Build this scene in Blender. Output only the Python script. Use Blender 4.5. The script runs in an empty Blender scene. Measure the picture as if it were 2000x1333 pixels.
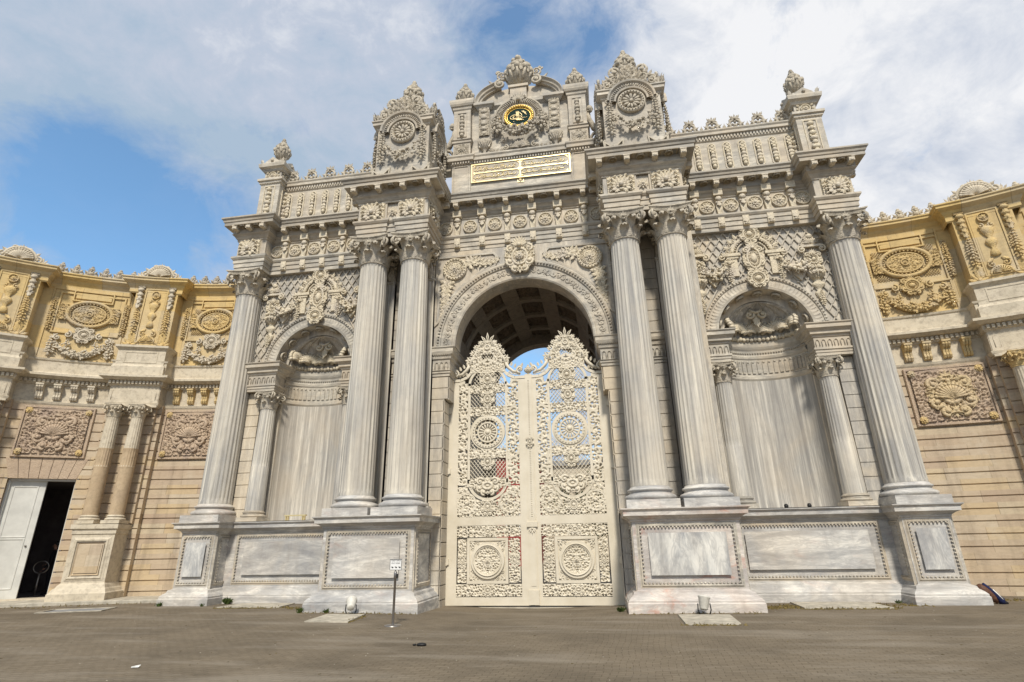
import bpy, math, random
import numpy as np
from mathutils import Matrix, Vector
random.seed(7)
PI=math.pi
sc=bpy.context.scene
COL=sc.collection
rad=math.radians
# ------------------------------------------------------------------ mesh builder
class MB:
    def __init__(s): s.V=[];s.F=[];s.n=0
    def add(s,V,F,smooth=False):
        V=np.asarray(V,float).reshape(-1,3)
        if not isinstance(F,list) or (len(F) and not hasattr(F[0],'__len__')): F=[F]
        if len(F) and not isinstance(F[0],np.ndarray): F=[np.asarray(F)]
        for f in F:
            if len(f): s.F.append((f+s.n,smooth))
        s.V.append(V); s.n+=len(V); return s
    def put(s,o,t=(0,0,0),r=(0,0,0),sc=(1,1,1)):
        if isinstance(sc,(int,float)): sc=(sc,sc,sc)
        M=Matrix.LocRotScale(Vector(t),__import__('mathutils').Euler(r),Vector(sc))
        A=np.array(M)
        for V in [np.concatenate(o.V)] if o.V else []:
            s.V.append(V@A[:3,:3].T+A[:3,3])
        for f,sm in list(o.F): s.F.append((f+s.n,sm))
        s.n+=o.n; return s
    def bend(s,R=12.6,x0=10.5,y0=-9.6,sg=1):
        V=np.concatenate(s.V); th=V[:,0]/R; rho=R+V[:,1]
        s.V=[np.stack([sg*(x0+rho*np.sin(th)),y0+rho*np.cos(th),V[:,2]],1)]; return s
    def map(s,fn):
        V=np.concatenate(s.V); s.V=[fn(V)]; return s
    def mesh(s,name,mat):
        me=bpy.data.meshes.new(name)
        V=np.concatenate(s.V); me.vertices.add(len(V)); me.vertices.foreach_set('co',V.astype(np.float32).ravel())
        loops=np.concatenate([f.ravel() for f,_ in s.F]).astype(np.int32)
        tot=np.concatenate([np.full(len(f),f.shape[1]) for f,_ in s.F]).astype(np.int32)
        sm=np.concatenate([np.full(len(f),b) for f,b in s.F])
        st=np.concatenate([[0],np.cumsum(tot)[:-1]]).astype(np.int32)
        me.loops.add(len(loops)); me.loops.foreach_set('vertex_index',loops)
        me.polygons.add(len(tot)); me.polygons.foreach_set('loop_start',st)
        try: me.polygons.foreach_set('loop_total',tot)
        except Exception: pass
        me.polygons.foreach_set('use_smooth',sm)
        me.update(calc_edges=True); me.validate()
        if mat: me.materials.append(mat)
        return me
    # ---- primitives
    def box(s,x0,x1,y0,y1,z0,z1):
        x0,x1=min(x0,x1),max(x0,x1)
        V=[(x,y,z) for x in (x0,x1) for y in (y0,y1) for z in (z0,z1)]
        return s.add(V,np.array([[0,1,3,2],[4,6,7,5],[0,4,5,1],[2,3,7,6],[0,2,6,4],[1,5,7,3]]))
    def taper(s,cx,cy,z0,z1,a0,b0,a1,b1):
        V=[(cx+i*a,cy+j*b,z) for z,a,b in ((z0,a0,b0),(z1,a1,b1)) for i,j in ((-1,-1),(1,-1),(1,1),(-1,1))]
        return s.add(V,np.array([[0,3,2,1],[4,5,6,7],[0,1,5,4],[1,2,6,5],[2,3,7,6],[3,0,4,7]]))
    def lathe(s,prof,n=32,c=(0,0,0),a0=0,a1=2*PI,sep=True,sx=1,sy=1):
        full=abs(a1-a0-2*PI)<1e-6; m=n if full else n+1
        A=a0+(a1-a0)*np.arange(m)/n
        def ring(r,z): return np.stack([c[0]+sx*r*np.cos(A),c[1]+sy*r*np.sin(A),np.full(m,c[2]+z)],1)
        i=np.arange(n);j=(i+1)%m
        if sep:
            for (r0,z0),(r1,z1) in zip(prof[:-1],prof[1:]):
                s.add(np.concatenate([ring(r0,z0),ring(r1,z1)]),np.stack([i,j,j+m,i+m],1),True)
        else:
            V=np.concatenate([ring(r,z) for r,z in prof]); F=[]
            for k in range(len(prof)-1): F.append(np.stack([i+k*m,j+k*m,j+(k+1)*m,i+(k+1)*m],1))
            s.add(V,np.concatenate(F),True)
        return s
    def sweep(s,path,prof,closed=False,plane='xy',y0=0,smooth=False,flip=1):
        P=np.array(path,float); n=len(P); k=len(prof)
        N=np.zeros((n,2))
        for i in range(n):
            a=P[i]-P[i-1] if (i>0 or closed) else None
            b=P[(i+1)%n]-P[i] if (i<n-1 or closed) else None
            na=np.array([a[1],-a[0]])/np.hypot(*a) if a is not None else None
            nb=np.array([b[1],-b[0]])/np.hypot(*b) if b is not None else None
            if na is None: N[i]=nb
            elif nb is None: N[i]=na
            else: N[i]=(na+nb)/max(.15,1+na@nb)
        N*=flip
        def pt(o,d):
            Q=P+N*o
            return np.stack([Q[:,0],Q[:,1],np.full(n,d)],1) if plane=='xy' else np.stack([Q[:,0],np.full(n,y0-d),Q[:,1]],1)
        m=n if closed else n-1
        i=np.arange(m);j=(i+1)%n
        for (o0,d0),(o1,d1) in zip(prof[:-1],prof[1:]):
            s.add(np.concatenate([pt(o0,d0),pt(o1,d1)]),np.stack([i,j,j+n,i+n],1),smooth)
        return s
    def tube(s,P,R,n=5,cap=True):
        P=np.asarray(P,float);m=len(P); R=np.broadcast_to(np.asarray(R,float),(m,))
        T=np.gradient(P,axis=0);T/=np.linalg.norm(T,axis=1)[:,None]+1e-9
        ref=np.array([0,-1,0.001]);
        if abs(T[:,1]).mean()>.8: ref=np.array([1,0,0.])
        A=np.cross(T,ref);A/=np.linalg.norm(A,axis=1)[:,None]+1e-9;B=np.cross(T,A)
        a=2*PI*np.arange(n)/n+.3
        V=(P[:,None,:]+R[:,None,None]*(np.cos(a)[None,:,None]*A[:,None,:]+np.sin(a)[None,:,None]*B[:,None,:])).reshape(-1,3)
        i,j=np.meshgrid(np.arange(m-1),np.arange(n),indexing='ij');i=i.ravel();j=j.ravel();j2=(j+1)%n
        s.add(V,np.stack([i*n+j,i*n+j2,(i+1)*n+j2,(i+1)*n+j],1),True)
        if cap:
            s.F.append((np.array([list(range(n))[::-1]])+s.n-m*n,True)); s.F.append((np.array([list(range((m-1)*n,m*n))])+s.n-m*n,True))
        return s
    def blob(s,c,r,nu=7,nv=4):
        if not hasattr(r,'__len__'): r=(r,r,r)
        V,F=sph(nu,nv)
        return s.add(V*np.array(r)+np.array(c),F,True)
    def grid(s,V,nu,nv,smooth=True):
        i,j=np.meshgrid(np.arange(nu-1),np.arange(nv-1),indexing='ij');i=i.ravel();j=j.ravel()
        return s.add(V,np.stack([i*nv+j,(i+1)*nv+j,(i+1)*nv+j+1,i*nv+j+1],1),smooth)
    def poly(s,pts,y0,y1):
        """prism of an XZ outline between y0 (front) and y1"""
        n=len(pts); V=[(x,y0,z) for x,z in pts]+[(x,y1,z) for x,z in pts]
        s.add(V,[np.array([list(range(n))]),np.array([list(range(n,2*n))[::-1]]),np.array([[i,i+n,(i+1)%n+n,(i+1)%n] for i in range(n)])])
        return s
_sph={}
def sph(nu,nv):
    if (nu,nv) not in _sph:
        V=[(0,0,1)]
        for k in range(1,nv):
            t=PI*k/nv
            for i in range(nu):
                p=2*PI*(i+.5*k)/nu; V.append((math.sin(t)*math.cos(p),math.sin(t)*math.sin(p),math.cos(t)))
        V.append((0,0,-1)); T=[];Q=[]
        for i in range(nu):
            T.append((0,1+i,1+(i+1)%nu)); b=1+(nv-2)*nu; T.append((len(V)-1,b+(i+1)%nu,b+i))
            for k in range(nv-2):
                a=1+k*nu; Q.append((a+i,a+nu+i,a+nu+(i+1)%nu,a+(i+1)%nu))
        _sph[(nu,nv)]=(np.array(V),[np.array(T),np.array(Q)])
    return _sph[(nu,nv)]
# ------------------------------------------------------------------ objects
def part(name,mb,mat,parent=None,loc=(0,0,0),rot=(0,0,0),scale=(1,1,1),label=None,kind=None):
    me=mb.mesh(name,mat) if isinstance(mb,MB) else mb
    o=bpy.data.objects.new(name,me); COL.objects.link(o)
    o.location=loc;o.rotation_euler=rot;o.scale=scale
    if parent: o.parent=parent
    if label: o['label']=label
    if kind: o['kind']=kind
    return o
def tag(o,label,cat,group=None):
    o['label']=label;o['category']=cat
    if group:o['group']=group
    return o
def empty(name,label,cat,loc=(0,0,0),group=None):
    o=bpy.data.objects.new(name,None);COL.objects.link(o);o.location=loc;o.empty_display_size=.3
    return tag(o,label,cat,group)
def under(parent,name,mb,mat,**k):
    """part of a thing, given in world coordinates"""
    o=part(name,mb,mat,parent,**k); 
    p=parent; off=Vector((0,0,0))
    while p: off+=Vector(p.location); p=p.parent
    o.location=Vector(o.location)-off
    return o
# ------------------------------------------------------------------ materials
def mat(name): 
    m=bpy.data.materials.new(name);m.use_nodes=True;nt=m.node_tree;nt.nodes.clear()
    return m,nt,nt.nodes,nt.links
class NT:
    def __init__(s,name):
        s.m,s.t,s.N,s.L=mat(name)
        s.out=s.N.new('ShaderNodeOutputMaterial');s.b=s.N.new('ShaderNodeBsdfPrincipled');s.L.new(s.b.outputs[0],s.out.inputs[0])
        s.tc=s.N.new('ShaderNodeTexCoord')
    def co(s,scale=(1,1,1),rot=(0,0,0),src=None,loc=(0,0,0)):
        m=s.N.new('ShaderNodeMapping');m.inputs['Scale'].default_value=scale;m.inputs['Rotation'].default_value=rot;m.inputs['Location'].default_value=loc
        s.L.new(src or s.tc.outputs['Object'],m.inputs[0]);return m.outputs[0]
    def noise(s,vec,sc=1,det=6,rough=.6,dist=0):
        n=s.N.new('ShaderNodeTexNoise');n.inputs['Scale'].default_value=sc;n.inputs['Detail'].default_value=det;n.inputs['Roughness'].default_value=rough;n.inputs['Distortion'].default_value=dist
        s.L.new(vec,n.inputs['Vector']);return n.outputs['Fac']
    def ramp(s,fac,stops):
        r=s.N.new('ShaderNodeValToRGB');e=r.color_ramp.elements
        e[0].position=stops[0][0];e[1].position=stops[-1][0]
        for p,c in stops[1:-1]: e.new(p)
        for el,(p,c) in zip(sorted(e,key=lambda q:q.position),stops): el.color=(*c,1) if hasattr(c,'__len__') else (c,c,c,1)
        s.L.new(fac,r.inputs[0]);return r.outputs[0]
    def mix(s,f,a,b,mode='MIX'):
        n=s.N.new('ShaderNodeMix');n.data_type='RGBA';n.blend_type=mode
        for sock,v in ((n.inputs[0],f),(n.inputs[6],a),(n.inputs[7],b)):
            if isinstance(v,(int,float)): sock.default_value=v
            elif isinstance(v,tuple): sock.default_value=(*v,1)
            else: s.L.new(v,sock)
        return n.outputs[2]
    def math(s,op,a,b=0,c=None):
        n=s.N.new('ShaderNodeMath');n.operation=op
        for k,v in enumerate((a,b) if c is None else (a,b,c)):
            if isinstance(v,(int,float)): n.inputs[k].default_value=v
            else: s.L.new(v,n.inputs[k])
        return n.outputs[0]
    def sep(s,v):
        n=s.N.new('ShaderNodeSeparateXYZ');s.L.new(v,n.inputs[0]);return n.outputs
    def comb(s,x,y,z):
        n=s.N.new('ShaderNodeCombineXYZ')
        for k,v in enumerate((x,y,z)):
            if isinstance(v,(int,float)): n.inputs[k].default_value=v
            else: s.L.new(v,n.inputs[k])
        return n.outputs[0]
    def crust(s,col,amt):
        g=s.N.new('ShaderNodeNewGeometry');z=s.sep(g.outputs['Normal'])[2]
        up=s.ramp(z,[(.35,0.),(.85,1.)]);n=s.ramp(s.noise(s.co(loc=(3,3,9)),2.6,7,.7),[(.38,0.),(.58,1.)])
        return s.mix(s.math('MULTIPLY',s.math('MULTIPLY',up,n),amt),col,(.07,.063,.052))
    def rnd(s):
        n=s.N.new('ShaderNodeObjectInfo');return n.outputs['Random']
    def fin(s,col,rough=.7,bump=None,bs=.3,bd=.02,spec=.3,metal=0):
        if isinstance(col,tuple): s.b.inputs['Base Color'].default_value=(*col,1)
        else: s.L.new(col,s.b.inputs['Base Color'])
        if isinstance(rough,(int,float)): s.b.inputs['Roughness'].default_value=rough
        else: s.L.new(rough,s.b.inputs['Roughness'])
        s.b.inputs['Specular IOR Level'].default_value=spec;s.b.inputs['Metallic'].default_value=metal
        if bump is not None:
            n=s.N.new('ShaderNodeBump');n.inputs['Strength'].default_value=bs;n.inputs['Distance'].default_value=bd
            s.L.new(bump,n.inputs['Height']);s.L.new(n.outputs[0],s.b.inputs['Normal'])
        return s.m
def simple(name,col,rough=.6,metal=0,var=.25,sc=6,spec=.3,bs=.15):
    k=NT(name);n=k.noise(k.co(),sc,5);c=k.ramp(n,[(.3,tuple(x*(1-var) for x in col)),(.7,tuple(min(1,x*(1+var*.5)) for x in col))])
    return k.fin(c,rough,n,bs,.01,spec,metal)
def marble(name,stretch,rot=(0,0,0),lo=(.24,.25,.265),mid=(.44,.435,.41),hi=(.62,.6,.545),cream=(.56,.46,.33),creamamt=.5,veins=1.0,patch=(.45,.25,.2),patchamt=.0,dirt=.5,rndoff=True,tint=0,crust=0):
    k=NT(name)
    src=k.tc.outputs['Object']
    if rndoff:
        r=k.rnd(); off=k.comb(k.math('MULTIPLY',r,37.0),k.math('MULTIPLY',r,91.0),k.math('MULTIPLY',r,13.0))
        a=k.N.new('ShaderNodeVectorMath');a.operation='ADD';k.L.new(src,a.inputs[0]);k.L.new(off,a.inputs[1]);src=a.outputs[0]
    warp=k.co(stretch,rot,src)
    n1=k.noise(warp,1.0,8,.68,.9)
    n2=k.noise(k.co(tuple(x*2.7 for x in stretch),rot,src,(5,3,1)),1.0,5,.6,1.6)
    col=k.ramp(n1,[(.32,lo),(.45,tuple(.5*(a+b) for a,b in zip(lo,mid))),(.53,mid),(.66,hi)])
    if tint: col=k.mix(k.math('MULTIPLY',k.rnd(),tint),col,k.mix(.5,col,hi))
    vein=k.ramp(n2,[(.36,.0),(.46,1.0),(.56,.0)])
    col=k.mix(k.math('MULTIPLY',vein,.38*veins),col,tuple(x*.82 for x in lo))
    n3=k.noise(k.co((.6,.6,.35),(0,0,0),src,(9,2,4)),1.0,4,.6,.6)
    f=k.math('MULTIPLY',k.ramp(n3,[(.42,0.),(.66,1.)]),creamamt)
    col=k.mix(f,col,cream)
    if patchamt>0:
        n5=k.noise(k.co((.8,.8,2.6),(0,0,0),src,(3,8,1)),1.0,7,.7,.8)
        col=k.mix(k.math('MULTIPLY',k.ramp(n5,[(.56,0.),(.7,1.)]),patchamt),col,patch)
    n4=k.noise(k.co((1,1,1),(0,0,0),src),3.2,7,.7)
    col=k.mix(k.math('MULTIPLY',k.ramp(n4,[(.5,0.),(.75,1.)]),dirt),col,k.mix(.6,col,(.16,.14,.115)))
    if crust: col=k.crust(col,crust)
    dr=k.noise(k.co((3.4,3.4,.35),(0,0,0),None,(4,1,7)),1.0,7,.68);col=k.mix(k.ramp(dr,[(.53,0.),(.74,.42)]),col,k.mix(.7,col,(.15,.125,.1)))
    fine=k.noise(k.tc.outputs['Object'],38,3)
    return k.fin(col,.62,k.math('ADD',k.math('MULTIPLY',n4,.6),k.math('MULTIPLY',fine,.25)),.25,.012,.25)
M={}
M['colm']=marble('column_marble',(6.5,6.5,.16),lo=(.26,.255,.25),mid=(.52,.495,.44),hi=(.76,.715,.61),cream=(.66,.58,.45),creamamt=.5,veins=.9,dirt=.3,tint=.35)
M['wallm']=marble('wall_marble',(2.6,2.6,.4),creamamt=.7,lo=(.33,.315,.29),mid=(.53,.49,.42),hi=(.7,.645,.54),cream=(.64,.53,.37))
M['nichem']=marble('niche_marble',(4.2,4.2,.13),(0,rad(2),0),lo=(.27,.26,.245),mid=(.5,.475,.425),hi=(.76,.72,.63),veins=1.2,creamamt=.35,dirt=.25)
M['pedm']=marble('pedestal_marble',(.55,.9,2.6),(0,rad(-12),0),lo=(.3,.3,.3),mid=(.56,.545,.51),hi=(.76,.73,.66),creamamt=.28,patch=(.5,.24,.16),patchamt=.16,dirt=.35)
M['pedr']=marble('rusty_marble',(.6,.9,2.4),(0,rad(-8),0),lo=(.36,.33,.31),mid=(.6,.56,.51),hi=(.76,.71,.63),creamamt=.4,cream=(.62,.44,.32),patch=(.5,.2,.12),patchamt=.75,dirt=.3,rndoff=False)
M['pedm2']=marble('veined_marble',(1.5,1.5,.5),(0,rad(28),0),lo=(.24,.25,.27),mid=(.6,.59,.55),hi=(.74,.72,.66),creamamt=.2,dirt=.2)
M['trim']=marble('moulding_marble',(.7,.7,2.6),creamamt=.65,lo=(.31,.295,.265),mid=(.53,.49,.41),hi=(.7,.64,.53),dirt=.6,crust=.7)
M['trimh']=marble('cornice_marble',(.25,.25,4.0),creamamt=.5,lo=(.25,.235,.205),mid=(.46,.425,.36),hi=(.63,.58,.48),dirt=.85,crust=.85)
def carved(name,a,b,c,dark,amt=.6,rndamt=.0,carvb=.42,crust=0):
    k=NT(name);n=k.noise(k.co(),1.3,6,.6);n2=k.noise(k.co((1,1,1),loc=(4,4,4)),7,6,.7)
    col=k.ramp(n,[(.34,a),(.5,b),(.66,c)])
    col=k.mix(k.math('MULTIPLY',k.ramp(n2,[(.48,0.),(.72,1.)]),amt),col,dark)
    if rndamt:
        r=k.rnd(); col=k.mix(k.math('MULTIPLY',r,rndamt),col,k.mix(.75,col,(.24,.22,.2)))
    if crust: col=k.crust(col,crust)
    vo=k.N.new('ShaderNodeTexVoronoi');vo.feature='DISTANCE_TO_EDGE';vo.inputs['Scale'].default_value=17
    wq=k.N.new('ShaderNodeVectorMath');wq.operation='ADD';k.L.new(k.co(),wq.inputs[0])
    wn=k.N.new('ShaderNodeTexNoise');wn.inputs['Scale'].default_value=9;k.L.new(k.tc.outputs['Object'],wn.inputs['Vector'])
    ws=k.N.new('ShaderNodeVectorMath');ws.operation='SCALE';ws.inputs['Scale'].default_value=.12;k.L.new(wn.outputs['Color'],ws.inputs[0]);k.L.new(ws.outputs[0],wq.inputs[1]);k.L.new(wq.outputs[0],vo.inputs['Vector'])
    hh=k.math('ADD',k.math('MULTIPLY',k.math('MINIMUM',vo.outputs['Distance'],.3),2.2),k.math('MULTIPLY',n2,.5))
    return k.fin(col,.78,hh,carvb,.03,.2)
M['carv']=carved('carved_marble',(.6,.525,.39),(.68,.6,.45),(.58,.52,.43),(.26,.22,.17),.6)
M['carvg']=carved('weathered_carving',(.48,.43,.34),(.6,.535,.42),(.52,.47,.39),(.16,.14,.115),.75,.3,crust=.8)
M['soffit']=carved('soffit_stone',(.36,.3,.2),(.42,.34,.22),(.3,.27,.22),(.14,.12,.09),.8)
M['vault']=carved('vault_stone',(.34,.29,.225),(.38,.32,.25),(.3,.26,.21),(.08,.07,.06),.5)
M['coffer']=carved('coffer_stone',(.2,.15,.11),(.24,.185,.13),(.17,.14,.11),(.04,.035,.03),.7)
def blocks(name,cols,course,bw,rotcol=None,amt=.5,mortar=False):
    """ashlar with block-to-block colour change in (arc length, height) space; works on the curved walls through atan2"""
    k=NT(name);x,y,z=k.sep(k.tc.outputs['Object'])
    ax=k.math('ABSOLUTE',x);dx=k.math('SUBTRACT',ax,10.5);dy=k.math('ADD',y,9.6)
    th=k.math('MULTIPLY',k.math('ARCTAN2',dx,dy),12.6)
    row=k.math('FLOOR',k.math('DIVIDE',k.math('SUBTRACT',z,.1),course))
    wn=k.N.new('ShaderNodeTexWhiteNoise');wn.noise_dimensions='1D';k.L.new(row,wn.inputs['W'])
    cell=k.math('FLOOR',k.math('ADD',k.math('DIVIDE',th,bw),k.math('MULTIPLY',wn.outputs['Value'],5.0)))
    w2=k.N.new('ShaderNodeTexWhiteNoise');w2.noise_dimensions='2D';k.L.new(k.comb(row,cell,0),w2.inputs['Vector'])
    col=k.ramp(w2.outputs['Value'],[(i/(len(cols)-1)*.98+.01,c) for i,c in enumerate(cols)])
    fx=k.math('FRACT',k.math('ADD',k.math('DIVIDE',th,bw),k.math('MULTIPLY',wn.outputs['Value'],5.0)));col=k.mix(k.math('MULTIPLY',k.math('LESS_THAN',fx,.012/bw*1.6),.55),col,(.2,.15,.1))
    n=k.noise(k.co(),.5,4);n2=k.noise(k.co((1,1,2.5)),5,7,.7)
    col=k.mix(k.ramp(n,[(.4,0.),(.62,amt)]),col,cols[0])
    col=k.mix(k.ramp(n2,[(.45,0.),(.8,.45)]),col,k.mix(.7,col,(.2,.15,.1)))
    dr=k.noise(k.co((2.6,2.6,.28),(0,0,0),None,(4,1,7)),1.0,7,.68);col=k.mix(k.ramp(dr,[(.5,0.),(.72,.5)]),col,k.mix(.72,col,(.13,.1,.075)))
    ef=k.noise(k.co((1.1,1.1,.9),loc=(8,2,3)),1.0,6,.7);col=k.mix(k.ramp(ef,[(.56,0.),(.74,.45)]),col,(.62,.56,.45))
    return k.fin(col,.8,n2,.4,.02,.15)
M['sand']=blocks('yellow_sandstone',[(.6,.46,.24),(.66,.47,.19),(.58,.48,.31),(.67,.48,.18),(.57,.45,.26),(.6,.5,.34)],.85,1.3,amt=.35)
M['tan']=blocks('tan_ashlar',[(.53,.43,.3),(.45,.345,.25),(.57,.48,.34),(.56,.43,.26),(.49,.385,.275),(.58,.495,.37),(.46,.36,.265),(.53,.43,.305)],.33,1.1,amt=.5)
M['tanc']=carved('ochre_carving',(.62,.46,.22),(.64,.47,.21),(.54,.45,.31),(.3,.22,.13),.5,.25)
M['tanc2']=carved('tan_carving',(.54,.43,.26),(.58,.46,.28),(.5,.4,.27),(.28,.2,.13),.5)
M['pinkc']=carved('brown_carving',(.44,.34,.25),(.5,.39,.28),(.4,.31,.24),(.24,.17,.12),.5)
M['ledge']=carved('pale_limestone',(.55,.48,.36),(.6,.53,.41),(.5,.44,.335),(.28,.235,.18),.7,carvb=.12)
M['browncol']=carved('brown_limestone',(.44,.33,.21),(.5,.385,.25),(.42,.32,.22),(.24,.18,.12),.5,carvb=.1)
M['paint']=simple('cream_paint',(.70,.63,.50),.5,var=.06,sc=3,bs=.05)
k=NT('cream_paint_worn');n=k.noise(k.co(),2.2,6,.6);n2=k.noise(k.co(),9,6,.7)
col=k.ramp(n,[(.3,(.6,.54,.42)),(.7,(.7,.64,.52))]);col=k.mix(k.ramp(n2,[(.66,0.),(.75,.55)]),col,(.42,.3,.18));M['paint']=k.fin(col,.5,n2,.1,.005,.35)
M['gold']=simple('gilding',(.9,.62,.18),.32,.85,.2,12,.5)
M['goldp']=simple('pale_gilding',(.8,.66,.36),.4,.6,.12,10,.5)
M['green']=simple('dark_green_enamel',(.006,.03,.026),.75,0,.2,5,.15)
M['steel']=simple('brushed_steel',(.33,.31,.29),.35,.9,.15,20,.5)
M['white']=simple('white_paint',(.78,.78,.76),.5,0,.05,5)
M['black']=simple('black_plastic',(.02,.02,.02),.5,0,.3,5)
M['door']=simple('old_white_door_paint',(.6,.595,.55),.55,0,.18,2.0)
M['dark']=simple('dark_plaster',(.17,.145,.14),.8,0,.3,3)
M['red']=simple('red_render',(.32,.055,.05),.8,0,.2,2)
M['redp']=simple('dusky_red_render',(.2,.075,.065),.8,0,.2,2)
M['grey']=simple('grey_render',(.25,.25,.25),.8,0,.2,2)
M['slab']=simple('worn_stone_slab',(.46,.42,.34),.8,0,.4,4,bs=.5)
M['skin']=simple('skin',(.35,.2,.14),.5,0,.1,5)
M['cloth']=simple('black_cloth',(.012,.012,.016),.9,0,.3,9)
M['navy']=simple('navy_cloth',(.012,.018,.07),.8,0,.4,30)
M['brownl']=simple('brown_leather',(.13,.06,.035),.6,0,.5,25)
M['litter']=simple('white_paper',(.75,.75,.72),.8,0,.1,5)
M['weed']=simple('weed_leaf',(.075,.11,.025),.7,0,.5,8)
M['moss']=simple('dry_moss',(.16,.12,.04),.9,0,.6,12)
M['bark']=simple('bark',(.1,.075,.05),.9,0,.4,8)
M['leafm']=simple('tree_leaf',(.05,.085,.02),.7,0,.5,6)
M['glass']=simple('window_glass',(.05,.06,.07),.1,0,.1,5,.6)
M['lens']=simple('lamp_housing',(.6,.58,.52),.45,0,.15,15)
# cobbles
k=NT('block_paving');v=k.co((1,1,1),(0,0,rad(4)))
wn_=k.N.new('ShaderNodeTexNoise');wn_.inputs['Scale'].default_value=1.6;wn_.inputs['Detail'].default_value=4;k.L.new(k.tc.outputs['Object'],wn_.inputs['Vector'])
wv=k.N.new('ShaderNodeVectorMath');wv.operation='SCALE';k.L.new(wn_.outputs['Color'],wv.inputs[0]);wv.inputs['Scale'].default_value=.16
wa=k.N.new('ShaderNodeVectorMath');wa.operation='ADD';k.L.new(v,wa.inputs[0]);k.L.new(wv.outputs[0],wa.inputs[1])
br=k.N.new('ShaderNodeTexBrick');k.L.new(wa.outputs[0],br.inputs['Vector']);br.offset=.5
for a,b in (('Scale',1.0),('Brick Width',.19),('Row Height',.095),('Mortar Size',.006),('Mortar Smooth',.6),('Bias',-.1)): br.inputs[a].default_value=b
br.inputs['Color1'].default_value=(.168,.137,.096,1);br.inputs['Color2'].default_value=(.21,.172,.122,1);br.inputs['Mortar'].default_value=(.085,.066,.042,1)
O_=k.tc.outputs['Object']
n1=k.noise(O_,.42,8,.7);n2=k.noise(O_,11,7,.8);n3=k.noise(k.co(loc=(7,1,0)),1.4,7,.72);n4=k.noise(k.co((.25,1.2,1),loc=(2,9,0)),1.0,6,.6)
jm=k.ramp(n3,[(.4,.0),(.66,.7)])
col=k.mix(jm,br.outputs['Color'],(.185,.151,.107))
col=k.mix(k.ramp(n1,[(.38,.75),(.56,0.)]),col,k.mix(.6,col,(.075,.062,.045)))
col=k.mix(k.ramp(n4,[(.5,0.),(.66,.6)]),col,(.27,.235,.185))
col=k.mix(k.ramp(n2,[(.6,0.),(.72,.6)]),col,(.07,.056,.038))
col=k.mix(k.ramp(k.noise(k.co(loc=(1,5,2)),26,3,.6),[(.7,0.),(.76,.7)]),col,(.36,.33,.27))
bh=k.math('ADD',k.math('MULTIPLY',br.outputs['Fac'],k.math('SUBTRACT',k.math('MULTIPLY',jm,.8),1.0)),k.math('MULTIPLY',n2,.9))
M['pave']=k.fin(col,.85,bh,.7,.012,.2)
# ------------------------------------------------------------------ carved ornament kit (XZ plane, -y is outwards)
def arcpts(cx,cz,r,a0,a1,n,y=0):
    a=np.linspace(a0,a1,n);return np.stack([cx+r*np.cos(a),np.full(n,y),cz+r*np.sin(a)],1)
def spiral(mb,cx,cz,r,turns=1.4,d=1,a0=0,th=.03,y=-.03,n=None):
    n=n or int(9*turns)+4;t=np.linspace(0,1,n);a=a0+d*turns*2*PI*t;rr=r*(1-.86*t)
    mb.tube(np.stack([cx+rr*np.cos(a),y-.5*th*t,cz+rr*np.sin(a)],1),th*(1-.45*t),5)
    mb.blob((cx,y-th*.4,cz),th*1.2,6,4)
def leaf(l=.3,w=.12,curl=.06,lobes=3):
    """lobed leaf pointing up from the origin"""
    m=MB();nu=7;V=[]
    for i in range(nu):
        t=i/(nu-1);hw=w*.5*(abs(math.sin(PI*min(1,t*.92+.08)))**.7)*(1-.28*abs(math.sin(lobes*PI*t)))
        for sx in (-1,-.5,0,.5,1):
            V.append((sx*hw,-(.25*w*(1-abs(sx))+curl*t*t+.012),l*(t-.12*abs(sx)*t)))
    return m.grid(V,nu,5)
LF=leaf(1,.42,.18)
def lf(mb,x,z,ang,l,w=1.0,y=0,d=1.0): mb.put(LF,(x,y,z),(0,ang,0),(l*w,l*d,l))
def ring(mb,cx,cz,r,th,y=-.02,n=28,sx=1,sz=1):
    a=np.linspace(0,2*PI,n+1);mb.tube(np.stack([cx+sx*r*np.cos(a),np.full(n+1,y),cz+sz*r*np.sin(a)],1),th,6,False)
def beads(mb,pts,r):
    for p in pts: mb.blob(p,r,6,3)
def rosette(r=.3,n=8,ringed=True):
    m=MB()
    if ringed:
        m.lathe([(r,0),(r,.035),(r*.93,.06),(r*.82,.05),(r*.8,.02),(0.001,.015)],24).map(lambda V:V[:,[0,2,1]]*np.array([1,-1,1]))
        ring(m,0,0,r*.9,.02,-.05)
    for i in range(n):
        a=2*PI*i/n;lf(m,.12*r*math.sin(a),.12*r*math.cos(a),a,r*.66,1.1,-.03,.6)
        lf(m,.1*r*math.sin(a+PI/n),.1*r*math.cos(a+PI/n),a+PI/n,r*.4,1.1,-.07,.6)
    m.blob((0,-.08,0),(r*.17,r*.14,r*.17),8,5)
    return m
def palmette(r=.3,n=7,spread=1.25):
    m=MB()
    for i in range(n):
        a=(i/(n-1)-.5)*2*spread;lf(m,.05*math.sin(a)*r,0,a,r*(1-.22*abs(a)/spread),.8,-.01,.7)
    m.blob((0,-.05*r/.3,0),(.2*r,.2*r,.2*r));
    return m
def shell(r=.3,n=9,spread=1.45):
    m=MB();n=int(n*1.5)
    for i in range(n):
        a=(i/(n-1)-.5)*2*spread
        P=[(t*r*math.sin(a),-.02-.22*r*math.sin(PI*t*.9),t*r*math.cos(a)) for t in (.08,.35,.65,.95)]
        m.tube(P,[.012*r/.3,.02*r/.3,.03*r/.3,.038*r/.3],5)
        m.blob((r*math.sin(a),-.05*r/.3,r*math.cos(a)),.045*r/.3,6,4)
    return m
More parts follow.
